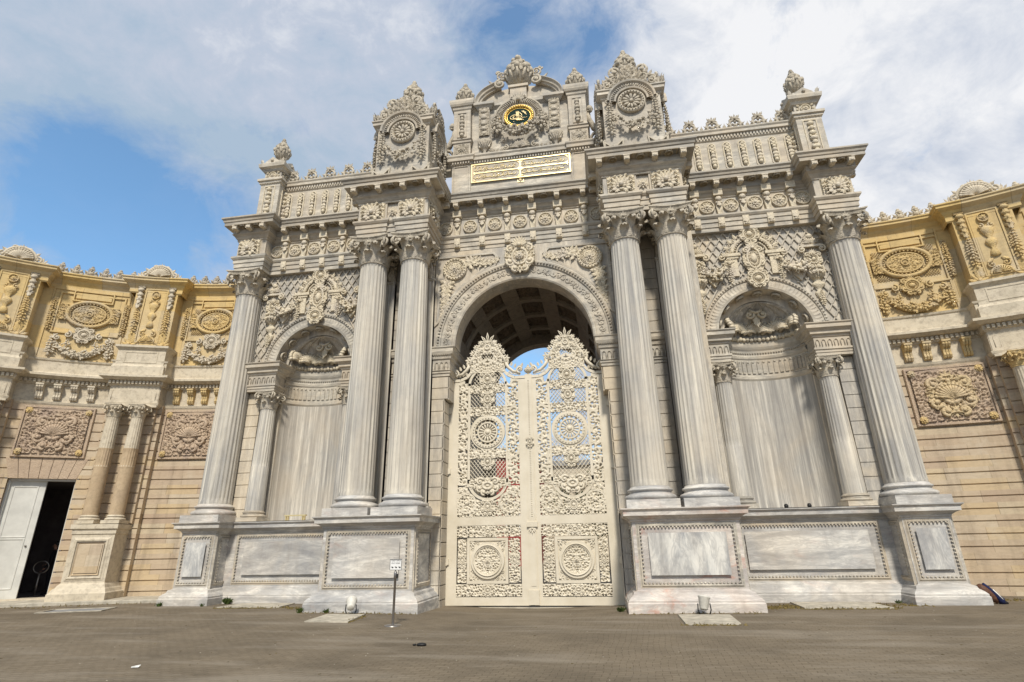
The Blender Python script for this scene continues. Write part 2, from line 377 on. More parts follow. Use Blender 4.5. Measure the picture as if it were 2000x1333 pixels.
def swag(w,drop,th,seed=0,step=.5,y=-.08):
    m=MB();R=random.Random(seed);n=int(1.25*w/(th*step))
    for i in range(n):
        t=i/(n-1);x=(t-.5)*w;z=-drop*(1-(2*t-1)**2);q=th*(.55+.45*math.sin(PI*t))
        for k in range(4):
            m.blob((x+R.uniform(-1,1)*q*.55,y-R.uniform(.2,.95)*q,z+R.uniform(-1,1)*q*.85),q*R.uniform(.2,.36),6,4)
        for k in range(3): lf(m,x+R.uniform(-.4,.4)*q,z+R.uniform(-.5,.5)*q,R.uniform(0,6.3),q*1.1,1.1,y-.45*q)
    return m
def drop(l,th,seed=0,y=-.05):
    m=MB();R=random.Random(seed);n=int(l/(th*.8))+1
    for i in range(n):
        t=i/(n);z=-t*l;q=th*(.6+.5*math.sin(PI*t*.85))
        m.blob((R.uniform(-.25,.25)*q,y-q*.4,z),(q*R.uniform(.3,.5),q*.45,q*.4),6,4)
        for sx in (-1,1):
            m.blob((sx*q*R.uniform(.4,.65),y-q*.2,z+R.uniform(-.35,.35)*q),q*R.uniform(.2,.32),6,4)
            lf(m,sx*q*.2,z,sx*(PI*R.uniform(.5,.85)),q*1.15,1.1,y-.15*q)
    m.blob((0,y-.2*th,-l),(th*.35,th*.35,th*.6))
    return m
def foliage(w,h,seed=0,cell=.22,th=.026,y=0,sym=True,clip=None,leaves=5,dens=1.0):
    """scrolling leafwork that fills a w x h field (clip(x,z) -> bool)"""
    m=MB();R=random.Random(seed);hw=w/2 if sym else w
    nx=max(1,round(hw/cell));nz=max(1,round(h/cell))
    for i in range(nx):
        for j in range(nz):
            if R.random()>dens: continue
            cx=(i+.5+R.uniform(-.16,.16))*hw/nx;cz=(j+.5+R.uniform(-.16,.16))*h/nz-h/2
            if not sym: cx-=w/2
            if clip and not clip(cx,cz): continue
            r=.5*min(hw/nx,h/nz)*R.uniform(.8,1.08);d=R.choice((-1,1));a0=R.uniform(0,6.28);tt=R.uniform(.9,1.5)
            g=MB();spiral(g,0,0,r,tt,d,a0,th*R.uniform(.85,1.2),-th,9)
            for q in range(leaves):
                a=a0+d*q*2*PI*.8/leaves+R.uniform(-.2,.2);lf(g,r*.75*math.cos(a),r*.75*math.sin(a),PI/2-a-d*.6,r*R.uniform(.55,.85),1.1,-.005,.8)
            m.put(g,(cx,y,cz))
            if sym: m.put(g,(-cx,y,cz),(0,0,0),(-1,1,1))
    return m
def relief(w,h,seed=0,cell=.2,amp=.04,res=.02,thr=None,sym=True,clip=None,back=0,bulge=0):
    """carved arabesque as a height field: curling arms and lobed leaves round scattered centres; thr pierces it"""
    m=MB();R=np.random.RandomState(seed);nx=max(4,int(w/res));nz=max(4,int(h/res))
    xs_=np.linspace(-w/2,w/2,nx+1);zs_=np.linspace(-h/2,h/2,nz+1);XX,ZZ=np.meshgrid(xs_,zs_,indexing='ij')
    ax=np.abs(XX) if sym else XX+w/2;ww=w/2 if sym else w
    cx=max(1,round(ww/cell));cz=max(1,round(h/cell))
    C=[((i+.5+R.uniform(-.17,.17))*ww/cx,(j+.5+R.uniform(-.17,.17))*h/cz-h/2,R.choice([-1,1]),R.uniform(0,6.28),R.randint(5,9)) for i in range(cx) for j in range(cz)]
    D=np.stack([np.hypot(ax-c[0],ZZ-c[1]) for c in C]);I=D.argmin(0);d=D.min(0);c=np.array(C)[I]
    q=d/(.56*cell*1.0);ph=np.arctan2(ZZ-c[...,1],ax-c[...,0]);dr=c[...,2]
    arm=np.cos(ph*dr+q*5.2+c[...,3])*(.75+.25*q)
    lob=np.cos(c[...,4]*ph+dr*q*2.2+c[...,3])*np.clip((q-.45)*2.2,0,1)
    H=np.maximum(arm,lob*.85);H=np.maximum(H,1.2-q*5.5);D.sort(axis=0)
    if len(C)>1: H=np.maximum(H,.55-(D[1]-D[0])/(.16*cell)) 
    t=np.clip((H+.35)/1.1,0,1);y=-amp*(t*t*(3-2*t))-amp*.25*np.sin(np.clip(H,0,1)*3.14)
    if bulge: y-=bulge*np.clip(1-(XX/(w/2))**2,0,1)*np.clip(1-(ZZ/(h/2))**2,0,1)
    V=np.stack([XX,y,ZZ],-1).reshape(-1,3);i,j=np.meshgrid(np.arange(nx),np.arange(nz),indexing='ij');i=i.ravel();j=j.ravel()
    F=np.stack([i*(nz+1)+j,(i+1)*(nz+1)+j,(i+1)*(nz+1)+j+1,i*(nz+1)+j+1],1)
    keep=np.ones(len(F),bool);Hm=(H[:-1,:-1]+H[1:,1:]+H[1:,:-1]+H[:-1,1:])/4
    if thr is not None: keep&=Hm.ravel()>thr
    if clip is not None: keep&=np.array([bool(clip((xs_[a]+xs_[a+1])/2,(zs_[b]+zs_[b+1])/2)) for a,b in zip(i,j)])
    F=F[keep];m.add(V,F,True)
    if back: V2=V.copy();V2[:,1]=back;m.add(V2,F,True)
    return m
def cartouche(w,h,boss=.3,seed=0,top=True):
    m=MB();th=.045*w/.6
    for s in (-1,1):
        for (cx,cz,r,a0,d) in ((.34,.26,.17,PI*.9,-1),(.36,-.16,.15,PI*1.1,1),(.18,-.38,.12,PI*1.4,1)):
            g=MB();spiral(g,cx*w,cz*h,r*w,1.3,d,a0,th*.8,-.05)
            for q in range(5): 
                a=a0+d*q*.9;lf(g,(cx+r*.8*math.cos(a))*w,cz*h+r*.8*w*math.sin(a),PI/2-a,r*w*.75,1.1,-.01)
            m.put(g,(0,0,0),(0,0,0),(s,1,1))
        P=arcpts(0,0,1,PI/2,-PI/2,14);P[:,0]=s*P[:,0]*boss*w*1.35;P[:,2]=P[:,2]*boss*h*1.3;P[:,1]=-.06;m.tube(P,th*.8)
    m.blob((0,-.04,0),(boss*w*.7,boss*w*.6,boss*h*.62),12,8)
    for q in range(16): t=2*PI*q/16;lf(m,boss*w*1.1*math.cos(t),boss*h*1.05*math.sin(t),PI/2-t,.2*w,1.1,-.03,1.2)
    for q in range(22): t=2*PI*q/22;m.blob((boss*w*.95*math.cos(t),-.06,boss*h*.88*math.sin(t)),.022*w/.6,6,3)
    if top: m.put(palmette(.3*h,7),(0,-.03,.32*h))
    m.put(palmette(.22*h,5),(0,-.03,-.36*h),(0,PI,0))
    m.put(relief(w*1.1,h*.95,seed,w*.2,.05*w/.6,.024,clip=lambda x,z:(x/(w*.55))**2+(z/(h*.47))**2<1),(0,-.0,0))
    return m
def eggrow(mb,p0,p1,pitch,r):
    p0=np.array(p0,float);p1=np.array(p1,float);L=np.linalg.norm(p1-p0);n=max(1,int(L/pitch))
    for i in range(n): mb.blob(p0+(p1-p0)*(i+.5)/n,r,6,3)
def dentils(mb,p0,p1,pitch,w,h,d):
    """teeth along a straight XY line; p=(x,y,z) of the row's top back edge; outward = right of travel"""
    p0=np.array(p0,float);p1=np.array(p1,float);L=np.linalg.norm(p1-p0);n=max(1,int(L/pitch));u=(p1-p0)/L;o=np.array([u[1],-u[0],0])
    for i in range(n):
        c=p0+u*L*(i+.5)/n
        V=[c+u*a*w/2+o*b*d+np.array([0,0,-e*h]) for a in (-1,1) for b in (0,1) for e in (0,1)]
        mb.add(V,np.array([[0,1,3,2],[4,6,7,5],[0,4,5,1],[2,3,7,6],[0,2,6,4],[1,5,7,3]]))
# ------------------------------------------------------------------ classical members
def shaft(r0,r1,z0,z1,n=24,flutefrom=0.0,ns=7):
    """fluted, gently tapering shaft (z relative)"""
    m=MB();k=5;N=n*k;H=z1-z0
    def ringv(z,fl):
        t=(z-z0)/H;r=r0+(r1-r0)*(t**1.5);a=2*PI*np.arange(N)/N
        ph=(np.arange(N)%k)/k
        dep=np.where(ph<.2,0,np.sin(PI*(ph-.1)/.9))*(.06*r0)*fl
        rr=r-dep;return np.stack([rr*np.cos(a),rr*np.sin(a),np.full(N,z)],1)
    zs=[];f0=z0+H*flutefrom
    if flutefrom>0: zs+=[(z0,0),(f0,0),(f0+.02,1)]
    else: zs+=[(z0,0),(z0+.05*r0/.5,0),(z0+.14*r0/.5,1)]
    zs+=[(f0+.2+(z1-.12-f0-.2)*i/ns,1) for i in range(ns+1)]+[(z1-.05,.8),(z1-.03,0),(z1,0)]
    V=np.concatenate([ringv(z,f) for z,f in zs]);i=np.arange(N);j=(i+1)%N
    F=np.concatenate([np.stack([i+q*N,j+q*N,j+(q+1)*N,i+(q+1)*N],1) for q in range(len(zs)-1)])
    return m.add(V,F,True)
def colbase(r,zb,zt,half):
    h=zt-zb;m=MB();m.box(-half,half,-half,half,zb,zb+.38*h)
    z=zb+.38*h;g=zt-z
    pr=[(half*.93,z)]+[(r*1.18+ .1*r*1.6*math.cos(t),z+.2*g+.2*g*math.sin(t)) for t in np.linspace(-PI/2,PI/2,6)]
    pr+=[(r*1.14,z+.44*g),(r*1.06,z+.55*g),(r*1.1,z+.62*g)]+[(r*1.1+.06*r*math.cos(t)*1.3,z+.73*g+.1*g*math.sin(t)) for t in np.linspace(-PI/2,PI/2,5)]+[(r*1.05,z+.86*g),(r*1.04,z+.94*g),(r*.99,zt)]
    m.lathe(pr,40,sep=False);return m
def capital(r,H,A):
    """composite capital: bell, two rows of leaves, corner volutes, hollow-sided abacus; z from 0"""
    m=MB()
    m.lathe([(r*1.0,0),(r*1.07,.0),(r*1.1,.03*H),(r*1.04,.06*H),(r*.98,.08*H),(r*.95,.3*H),(r*1.0,.6*H),(r*1.18,.84*H)],32)
    lfm=MB();V=[]
    for i,(o,z,w) in enumerate(((0,0,.8),(.03,.2,.95),(.05,.45,1.0),(.1,.7,1.0),(.2,.92,.95),(.34,1.0,.8),(.44,.93,.55),(.45,.82,.3))):
        for sx in (-1,-.55,0,.55,1): V.append((sx*w*.5,-(o+.05*(1-abs(sx)) -.03*sx*sx),z-.05*abs(sx)*(i%2)))
    lfm.grid(V,8,5)
    for row,(zz,hh,off) in enumerate(((.07,.3,0),(.07,.56,PI/8))):
        for i in range(8):
            a=i*PI/4+off;c,s_=math.cos(a),math.sin(a);rr=r*(.98+.02*row)
            m.put(lfm,(rr*s_,-rr*c,zz*H),(0,0,a),(r*.7,r*1.5*(1+.3*row),hh*H*1.1));m.blob((rr*s_*(1.5+.12*row),-rr*c*(1.5+.12*row),(zz+hh*1.02)*H),(.14*r,.14*r,.1*r))
    for i in range(4):
        a=PI/4+i*PI/2
        for d in (-1,1):
            g=MB();spiral(g,.0,0,.17*H,1.5,d,PI/2,.045*H/1.0,0)
            rr=A*1.2;m.put(g,(rr*math.sin(a)-d*.05*math.cos(a)*0,-rr*math.cos(a),.72*H),(0,0,a+d*PI/2*.72),(1,1,1))
        # stalk up to the volute
        P=[(r*.9*math.sin(a),-r*.9*math.cos(a),.45*H),(r*1.12*math.sin(a),-r*1.12*math.cos(a),.72*H),(A*1.22*math.sin(a),-A*1.22*math.cos(a),.86*H)]
        m.tube(P,[.1*r,.12*r,.08*r],6)
        m.blob((A*1.17*math.sin(a),-A*1.17*math.cos(a),.62*H),(.14*r,.14*r,.2*r))
        b=i*PI/2;m.put(palmette(.2*H,5),(A*.92*math.sin(b),-A*.92*math.cos(b),.74*H),(0,0,b))
        m.blob((A*.86*math.sin(b),-A*.86*math.cos(b),.68*H),.15*r)
    # abacus
    N=[]
    for i in range(4):
        a=i*PI/2
        for t in np.linspace(-1,1,7)[:-1]:
            dd=A*(.84+.16*t*t)if abs(t)<1 else A
            x,y=t*A,-dd; N.append((x*math.cos(a)-y*math.sin(a),x*math.sin(a)+y*math.cos(a)))
    n=len(N);N=np.array(N)
    for (z0,z1,k0,k1) in ((.84,.92,.94,1.0),(.92,.96,1.0,1.08),(.96,1.0,1.08,1.08)):
        V=np.concatenate([np.column_stack([N*k0,np.full(n,z0*H)]),np.column_stack([N*k1,np.full(n,z1*H)])]);i=np.arange(n);j=(i+1)%n
        m.add(V,[np.stack([i,j,j+n,i+n],1),np.array([list(range(n))[::-1]]),np.array([list(range(n,2*n))])])
    return m
def archwall(m,cx,z0,r,x0,x1,zt,y,depth,n=28):
    """wall with a semicircular head opening; straight walls beside it down to z0"""
    a=np.linspace(PI,0,n+1);X=cx+r*np.cos(a);Zs=z0+r*np.sin(a)
    for i in range(n):
        m.add([(X[i],y,Zs[i]),(X[i+1],y,Zs[i+1]),(X[i+1],y,zt),(X[i],y,zt)],np.array([[0,1,2,3]]))
    for p,q in ((x0,cx-r),(cx+r,x1)):
        if q-p>1e-4: m.add([(p,y,z0),(q,y,z0),(q,y,zt),(p,y,zt)],np.array([[0,1,2,3]]))
    V=np.concatenate([np.stack([X,np.full(n+1,y),Zs],1),np.stack([X,np.full(n+1,y+depth),Zs],1)]);i=np.arange(n)
    m.add(V,np.stack([i,i+n+1,i+n+2,i+1],1),True)
    return m
def rust(m,x0,x1,z0,z1,y,course,back=.06,side=None):
    m.box(x0,x1,y+.022,y+back+.1,z0,z1)
    n=max(1,round((z1-z0)/course));h=(z1-z0)/n
    for i in range(n): m.box(x0-.002,x1+.002,y,y+.03,z0+i*h+.012,z0+(i+1)*h-.012)
def panelframe(m,x0,x1,z0,z1,y,w=.1,d=.05,egg=.045):
    """bevelled panel sunk in a flat face, edged with a carved row"""
    P=[(x0,z0),(x0,z1),(x1,z1),(x1,z0)]
    m.sweep(P,[(0,0),(0,.03),(-.03,.035),(-.05,.012)],True,'xz',y)
    if egg:
        q=.025
        for a,b in (((x0+q,z0),(x0+q,z1)),((x1-q,z0),(x1-q,z1)),((x0,z0+q),(x1,z0+q)),((x0,z1-q),(x1,z1-q))):
            eggrow(m,(a[0],y-.03,a[1]),(b[0],y-.03,b[1]),egg*1.9,(egg*.62,egg*.5,egg*.62))
    m.sweep(P,[(-.05,.012),(-.06-w,-d+.02),(-.07-w,-d+.02)],True,'xz',y)
# ================================================================== GATEWAY
G=empty('monumental_gateway','grand grey and cream marble gateway with paired fluted columns and carved attic','gateway')
BX=dict(P1=2.57,P2=5.65,P3=9.39,P4=11.04,PY=-.84,QY=.55,DY=1.22)
# ---- pedestals
pedprof=[(.26,-.3),(.26,.18),(.24,.2),(.24,.24),(.19,.3),(.12,.35),(.1,.41),(.02,.44),(0,.46),(0,2.0),(.03,2.02),(.04,2.06),(.12,2.12),(.2,2.15),(.2,2.25),(.24,2.29),(.26,2.30),(.26,2.325),(0,2.34)]
panprof=[(0,0),(0,.03),(-.03,.03),(-.05,.01),(-.1,-.01),(-.105,.0)]
def pedestal(x0,x1,yf,yb,sx,side):
    """x0<x1 outer cap limits on the right half, mirrored by sx"""
    m=MB();a,b=x0+.26,x1-.26;f=yf+.26
    path=[(a,yb),(a,f),(b,f),(b,yb)]
    m.sweep(path,pedprof,flip=1)
    m.add([(a-.26,f-.26,2.326),(b+.26,f-.26,2.326),(b+.26,yb,2.326),(a-.26,yb,2.326)],np.array([[0,1,2,3]]))
    pm=MB();e=.16 if x1-x0>2 else .1
    m2=MB();panelframe(m2,a+e,b-e,.58,1.9,f,.12 if x1-x0>2 else .09,.06)
    # raised field
    ee=.2 if x1-x0>2 else .13;x=a+e+ee;X=b-e-ee;zb,zt=.78,1.74
    pm.sweep([(x,zb),(x,zt),(X,zt),(X,zb)],[(.11,-.0),(.1,.01),(.0,.075)],True,'xz',f)
    pm.add([(x,f-.075,zb),(X,f-.075,zb),(X,f-.075,zt),(x,f-.075,zt)],np.array([[0,1,2,3]]))
    # side panels
    for xs,sg in ((a,-1),(b,1)):
        g=MB();w=min(yb-f-.5,1.3)
        if w>.4:
            panelframe(g,-w/2,w/2,.58,1.9,0,.1,.05)
            m2.put(g,(xs,f+.25+w/2,0),(0,0,sg*PI/2))
    flip=lambda q:q if sx>0 else q.map(lambda V:V*np.array([-1,1,1]))
    o=under(G,'pedestal',flip(m),M['pedr'] if (sx>0 and x0<5) else M['pedm'])
    under(o,'panel_frame',flip(m2),M['trim']);under(o,'marble_panel',flip(pm),M['pedm2'] if side else M['pedm'])
for sx in (-1,1):
    pedestal(BX['P1'],BX['P2'],BX['PY'],1.06,sx,sx>0)
    pedestal(BX['P3'],BX['P4'],BX['QY'],3.4,sx,True)
    m=MB();f=BX['DY']+.26
    m.sweep([(5.3,f),(9.7,f)],pedprof);m.add([(5.3,f-.26,2.34),(9.7,f-.26,2.34),(9.7,2.6,2.34),(5.3,2.6,2.34)],np.array([[0,1,2,3]]))
    m2=MB();panelframe(m2,5.66,9.3,.58,1.9,f,.13,.06)
    pm=MB();x,X=5.92,9.04
    pm.sweep([(x,.78),(x,1.74),(X,1.74),(X,.78)],[(.12,-.0),(.1,.01),(.0,.075)],True,'xz',f)
    pm.add([(x,f-.075,.78),(X,f-.075,.78),(X,f-.075,1.74),(x,f-.075,1.74)],np.array([[0,1,2,3]]))
    if sx<0:
        for q in (m,m2,pm): q.map(lambda V:V*np.array([-1,1,1]))
    o=under(G,'dado',m,M['pedm']);under(o,'panel_frame',m2,M['trim']);under(o,'marble_panel',pm,M['pedm'])
# ---- big columns
ZB,ZT,ZA=2.89,10.19,11.13
base_me=colbase(.5,2.33,2.89,.66).mesh('column_base',M['pedm']);shaft_me=shaft(.5,.435,ZB,ZT).mesh('column_shaft',M['colm'])
cap_me=capital(.435,ZA-ZT,.6).mesh('capital',M['carvg'])
for sx in (-1,1):
    for cx,cy in ((3.40,0),(4.81,0),(10.22,1.32)):
        s=part('column',shaft_me,None,G,(sx*cx,cy,0),(0,0,random.random()*6))
        b=part('column_base',base_me,None,s);b.rotation_euler=(0,0,-s.rotation_euler.z)
        c=part('capital',cap_me,None,s,(0,0,ZT));c.rotation_euler=(0,0,-s.rotation_euler.z)
# ---- flat pilasters behind the big columns
def pilaster(x0,x1,yf,yb,z0,zc,z1):
    m=MB();n=7;w=(x1-x0);m.box(x0,x1,yf+.03,yb,z0+.35,zc)
    e=w*.06
    m.box(x0,x0+e,yf,yb,z0+.35,zc);m.box(x1-e,x1,yf,yb,z0+.35,zc)
    fw=(w-2*e)/n
    for i in range(n):
        for t in (0,1):
            a=x0+e+i*fw
        V=[];
        for t in np.linspace(0,1,6):
            V+= [(a+t*fw,yf+.035*math.sin(PI*t),z0+.45),(a+t*fw,yf+.035*math.sin(PI*t),zc-.08)]
        m.grid(V,6,2)
    for z,q in ((z0,.1),(z0+.12,.07),(z0+.2,.09),(z0+.3,.03)): m.box(x0-q,x1+q,yf-q,yb,z,z+.11 if z==z0 else z+.08)
    m.box(x0-.02,x1+.02,yf-.02,yb,zc-.03,zc+.04)
    return m
def pilcap(x0,x1,yf,yb,z0,z1):
    m=MB();H=z1-z0;w=x1-x0;m.box(x0+.02,x1-.02,yf,yb,z0,z1-.1);m.box(x0-.12,x1+.12,yf-.12,yb,z1-.12,z1)
    for r,(zz,hh,n) in enumerate(((0,.38,3),(0,.65,4))):
        for i in range(n): m.put(leaf(1,.8,.35),(x0+w*(i+.5)/n,yf-.01,z0+.02),(0,0,0),(w/n*1.1,.35,hh*H))
    for s in (-1,1): 
        spiral(m,(x0+x1)/2+s*(w/2+.02),z0+.74*H,.15*H,1.4,s,PI/2,.035,yf-.06)
        m.blob((x0 if s<0 else x1,yf-.05,z0+.5*H),.07)
    m.put(palmette(.2*H,5),((x0+x1)/2,yf-.05,z0+.72*H))
    return m
fl=lambda q,sx:q if sx>0 else q.map(lambda V:V*np.array([-1,1,1]))
for sx in (-1,1):
    for x0,x1,yf,yb in ((2.98,3.86,.82,1.1),(4.38,5.26,.82,1.1),(9.78,10.68,1.5,1.7)):
        o=under(G,'pilaster',fl(pilaster(x0,x1,yf,yb,2.34,10.05,11.13),sx),M['colm'])
        under(o,'capital',fl(pilcap(x0,x1,yf,yb,10.05,11.12),sx),M['carvg'])
# side pilasters facing inwards at the corner of the pair block (between the bays)
# ---- masonry body
NY=.62
for sx in (-1,1):
    m=MB()
    rust(m,2.57,2.98,-.3,5.87,1.0,.385,.5);rust(m,2.43,2.98,5.87,6.6,1.0,.385,.5);m.box(2.57,2.98,1.04,1.58,-.3,5.9);m.box(2.43,2.98,1.04,1.58,5.9,7.6);rust(m,3.86,4.38,2.33,6.6,1.0,.385)
    rust(m,3.86,4.38,7.62,10.9,1.0,.385)
    # jamb side courses
    n=18;h=6.9/n
    for i in range(n):
        q_=2.55 if -.3+(i+1)*h<5.95 else 2.41;m.box(q_,q_+.04,1.0,1.57,-.3+i*h+.012,-.3+(i+1)*h-.012)
    m.box(2.98,5.64,1.06,1.6,-.3,13.1);m.box(2.62,5.64,1.6,8,-.3,13.1)
    m.box(5.26,5.62,.9,1.6,2.3,13.05)
    under(G,'wall',fl(m,sx),M['wallm'])
    m=MB() # outer bay mass
    rust(m,9.32,9.8,2.34,6.6,1.55,.385,.1);m.box(9.34,10.71,1.62,3.45,-.3,13.1);m.box(2.75,10.705,3.43,8,-.3,13.08)
    rust(m,10.66,10.73,2.34,10.9,1.58,.385,.1)
    m.box(5.27,9.5,2.16,3.44,9.02,13.07)
    under(G,'wall',fl(m,sx),M['wallm'])
    # spandrel wall with the arched head
    m=MB();archwall(m,7.53,7.6,1.4,5.6,9.8,11.15,1.55,.42)
    archwall(m,7.53,7.6,1.17,6.13,8.93,9.05,1.935,.02)
    for a,b in ((5.6,6.3),(8.76,9.36)): m.box(a,b,1.935,3.45,2.3,7.62)
    under(G,'spandrel_wall',fl(m,sx),M['wallm'])
    # niche
    m=MB()
    m.lathe([(1.24,2.3),(1.24,6.35)],36,(7.53,1.93,0),0,PI,False,1,NY)
    o=under(G,'niche',fl(m,sx),M['nichem'])
    m=MB();m.lathe([(1.24,6.3),(1.19,6.36),(1.19,6.45),(1.22,6.48),(1.22,7.0),(1.18,7.04),(1.16,7.12),(1.18,7.16),(1.18,7.3),(1.13,7.36),(1.1,7.42),(1.1,7.52),(1.1,7.56),(1.1,7.6),(1.24,7.62)],36,(7.53,1.93,0),0,PI,True,1,NY)
    for i in range(22):
        t=PI*(i+.5)/22;m.put(MB().box(-.05,.05,-.02,.02,0,.38),(7.53+1.2*math.cos(t),1.93+NY*1.2*math.sin(t),6.54),(0,0,t+PI/2));m.blob((7.53+1.2*math.cos(t),1.93+NY*1.2*math.sin(t),6.92),.05)
    for i in range(44):
        t=PI*(i+.5)/44;m.blob((7.53+1.15*math.cos(t),1.93+NY*1.15*math.sin(t),7.22),.03,6,3)
    under(o,'niche_moulding',fl(m,sx),M['trim'])
    # half dome with shell ribs
    m=MB();nu,nv=65,14;V=[]
    for i in range(nu):
        p=PI*i/(nu-1)
        for j in range(nv):
            t=(PI/2)*j/(nv-1);rib=.075*abs(math.sin(p*8))*abs(math.cos(t))**.5
            r=1.2-rib*(1 if j<nv-1 else 0);r*=1.03;V.append((7.53+r*math.cos(t)*math.cos(p),1.93+NY*r*math.cos(t)*math.sin(p),7.6+.92*r*math.sin(t)))
    m.grid(V,nu,nv);under(o,'half_dome',fl(m,sx),M['nichem'])
    m=MB()
    for i in range(5):
        p=PI*(i+.5)/5;g=shell(.4,9,1.6);m.put(g,(7.53+.98*math.cos(p),1.93+NY*.98*math.sin(p),7.84),(rad(-20),0,p-PI/2),(1,1.6,1.05))
    for i in range(26):
        p=PI*(i+.5)/26;m.blob((7.53+1.06*math.cos(p),1.93+NY*1.06*math.sin(p),7.66+.02*(i%2)),.08,6,4)
    under(o,'shell_band',fl(m,sx),M['carv'])
    m=MB()
    for s in (-1,1): spiral(m,7.53+s*.2,8.42,.16,1.4,s,PI/2,.05,2.24)
    m.tube([(7.35,2.22,8.54),(7.53,2.2,8.48),(7.71,2.22,8.54)],.05,6);lf(m,7.53,8.42,PI,.5,1.2,2.32)
    under(o,'shell_scroll',fl(m,sx),M['carv'])
    # rosettes on the deep soffit
    rsm=rosette(.15,6).mesh('soffit_rosette',M['carvg'])
    for t in np.linspace(.3,PI-.3,7): part('soffit_rosette',rsm,None,o,(sx*(7.53+1.37*math.cos(t)),1.86,7.6+1.37*math.sin(t)),(0,0,0)).matrix_local=Matrix.Translation((sx*(7.53+1.37*math.cos(t)),1.76,7.6+1.37*math.sin(t)))@Matrix.Rotation(sx*(PI/2-t),4,'Y')@Matrix.Rotation(PI/2,4,'X')
    # archivolt of the niche
    m=MB();P=[(7.53-1.42*math.cos(t)*1,7.6+1.42*math.sin(t)) for t in np.linspace(0,PI,41)]
    m.sweep(P,[(-.02,0),(-.02,.05),(.05,.07),(.05,.05),(.3,.05),(.31,.09),(.4,.1),(.41,.06),(.43,0)],False,'xz',1.55,True,flip=-1)
    for i in range(54):
        t=PI*(i+.5)/54;m.blob((7.53+1.775*math.cos(t),1.45,7.6+1.775*math.sin(t)),(.036,.035,.036),6,3)
    for i in range(44):
        t=PI*(i+.5)/44;lf(m,7.53+1.47*math.cos(t),7.6+1.47*math.sin(t),PI/2-t,.24,.9,1.505,.5)
    under(G,'archivolt',fl(m,sx),M['trim'])
    # impost entablature blocks over the small columns
    for a,b in ((5.62,6.44),(8.6,9.78)):
        m=MB();pr=[(0,6.62),(0,6.7),(.02,6.71),(.02,6.78),(.05,6.8),(.05,6.86),(0,6.87),(0,7.18),(.03,7.2),(.04,7.25),(.1,7.28),(.1,7.36),(.16,7.42),(.2,7.44),(.2,7.54),(.24,7.58),(.24,7.605),(0,7.61)]
        aa,bb=a+(0 if a<6 else .14),b-(.14 if a<6 else 0)
        path=[(aa,2.15),(aa,1.35),(bb,1.35),(bb,2.15)] if a>6 else [(aa,1.35),(bb,1.35),(bb,2.15)]
        m.sweep(path,pr);m.box(aa+.01,bb-.01,1.36,2.15,6.621,7.6)
        n=int((bb-aa)/.15)
        for i in range(n):
            x=aa+(bb-aa)*(i+.5)/n;P=arcpts(x,7.06,.05,PI,0,6,1.33);m.tube([(x-.05,1.33,6.9)]+[tuple(p) for p in P]+[(x+.05,1.33,6.9)],.012,4)
        eggrow(m,(aa-.05,1.28,7.3),(bb+.05,1.28,7.3),.06,.024)
        if a>6: eggrow(m,(aa-.07,1.35,7.3),(aa-.07,2.1,7.3),.06,.024)
        else: eggrow(m,(bb+.07,1.35,7.3),(bb+.07,2.1,7.3),.06,.024)
        under(G,'impost_block',fl(m,sx),M['trim'])
# ---- small niche columns
sb=colbase(.29,2.34,2.68,.36).mesh('column_base',M['trim']);ss=shaft(.29,.25,2.66,6.0,20,.42,4).mesh('small_column',M['colm']);scp=capital(.25,.63,.34).mesh('capital',M['carvg'])
for sx in (-1,1):
    for cx in (6.02,9.02):
        s=part('niche_column',ss,None,G,(sx*cx,1.62,0),(0,0,0));part('column_base',sb,None,s);part('capital',scp,None,s,(0,0,5.99))
# ---- central arch: spandrel, archivolt, imposts, vault
m=MB();archwall(m,0,7.6,2.24,-2.98,2.98,11.15,1.0,.65,40)
for s in (-1,1): m.box(s*2.43,s*2.99,1.005,1.62,6.6,7.6)
under(G,'spandrel_wall',m,M['wallm'])
m=MB();P=[(-2.26*math.cos(t),7.6+2.26*math.sin(t)) for t in np.linspace(0,PI,57)]
m.sweep(P,[(-.02,-.3),(-.02,.04),(.03,.07),(.08,.07),(.1,.04),(.46,.045),(.48,.09),(.6,.11),(.62,.07),(.67,.06),(.69,0)],False,'xz',1.0,True,flip=-1)
for i in range(84):
    t=PI*(i+.5)/84;m.blob((2.81*math.cos(t),.89,7.6+2.81*math.sin(t)),(.042,.04,.042),6,3)
for i in range(46):
    t=PI*(i+.5)/46;g=MB();spiral(g,0,0,.12,1.1,(-1)**i,i,.018,0,9);lf(g,0,-.1,.3,.2,1.0,0,.4);lf(g,0,.1,PI-.3,.2,1.0,0,.4);m.put(g,(2.54*math.cos(t),.95,7.6+2.54*math.sin(t)),(0,PI/2-t,0))
under(G,'archivolt',m,M['trim'])
for sx in (-1,1):
    m=MB();pr=[(0,6.62),(0,6.7),(.03,6.72),(.03,6.78),(.06,6.8),(0,6.83),(0,7.16),(.04,7.2),(.05,7.26),(.05,7.3),(.1,7.34),(.13,7.42),(.13,7.52),(.16,7.56),(.16,7.6),(0,7.61)]
    m.sweep([(2.41,2.6),(2.41,.98),(2.98,.98)],pr)
    for x in (2.52,2.68,2.84):
        P=arcpts(x,7.03,.055,PI,0,6,.96);m.tube([(x-.055,.96,6.86)]+[tuple(p) for p in P]+[(x+.055,.96,6.86)],.013,4)
    eggrow(m,(2.36,.9,7.32),(2.96,.9,7.32),.06,.025)
    under(G,'impost',fl(m,sx),M['trim'])
    m=MB();m.sweep([(3.86,1.0),(4.38,1.0)],pr)
    for x in (3.98,4.12,4.26):
        P=arcpts(x,7.03,.05,PI,0,6,.98);m.tube([(x-.05,.98,6.86)]+[tuple(p) for p in P]+[(x+.05,.98,6.86)],.013,4)
    under(G,'impost',fl(m,sx),M['trim'])
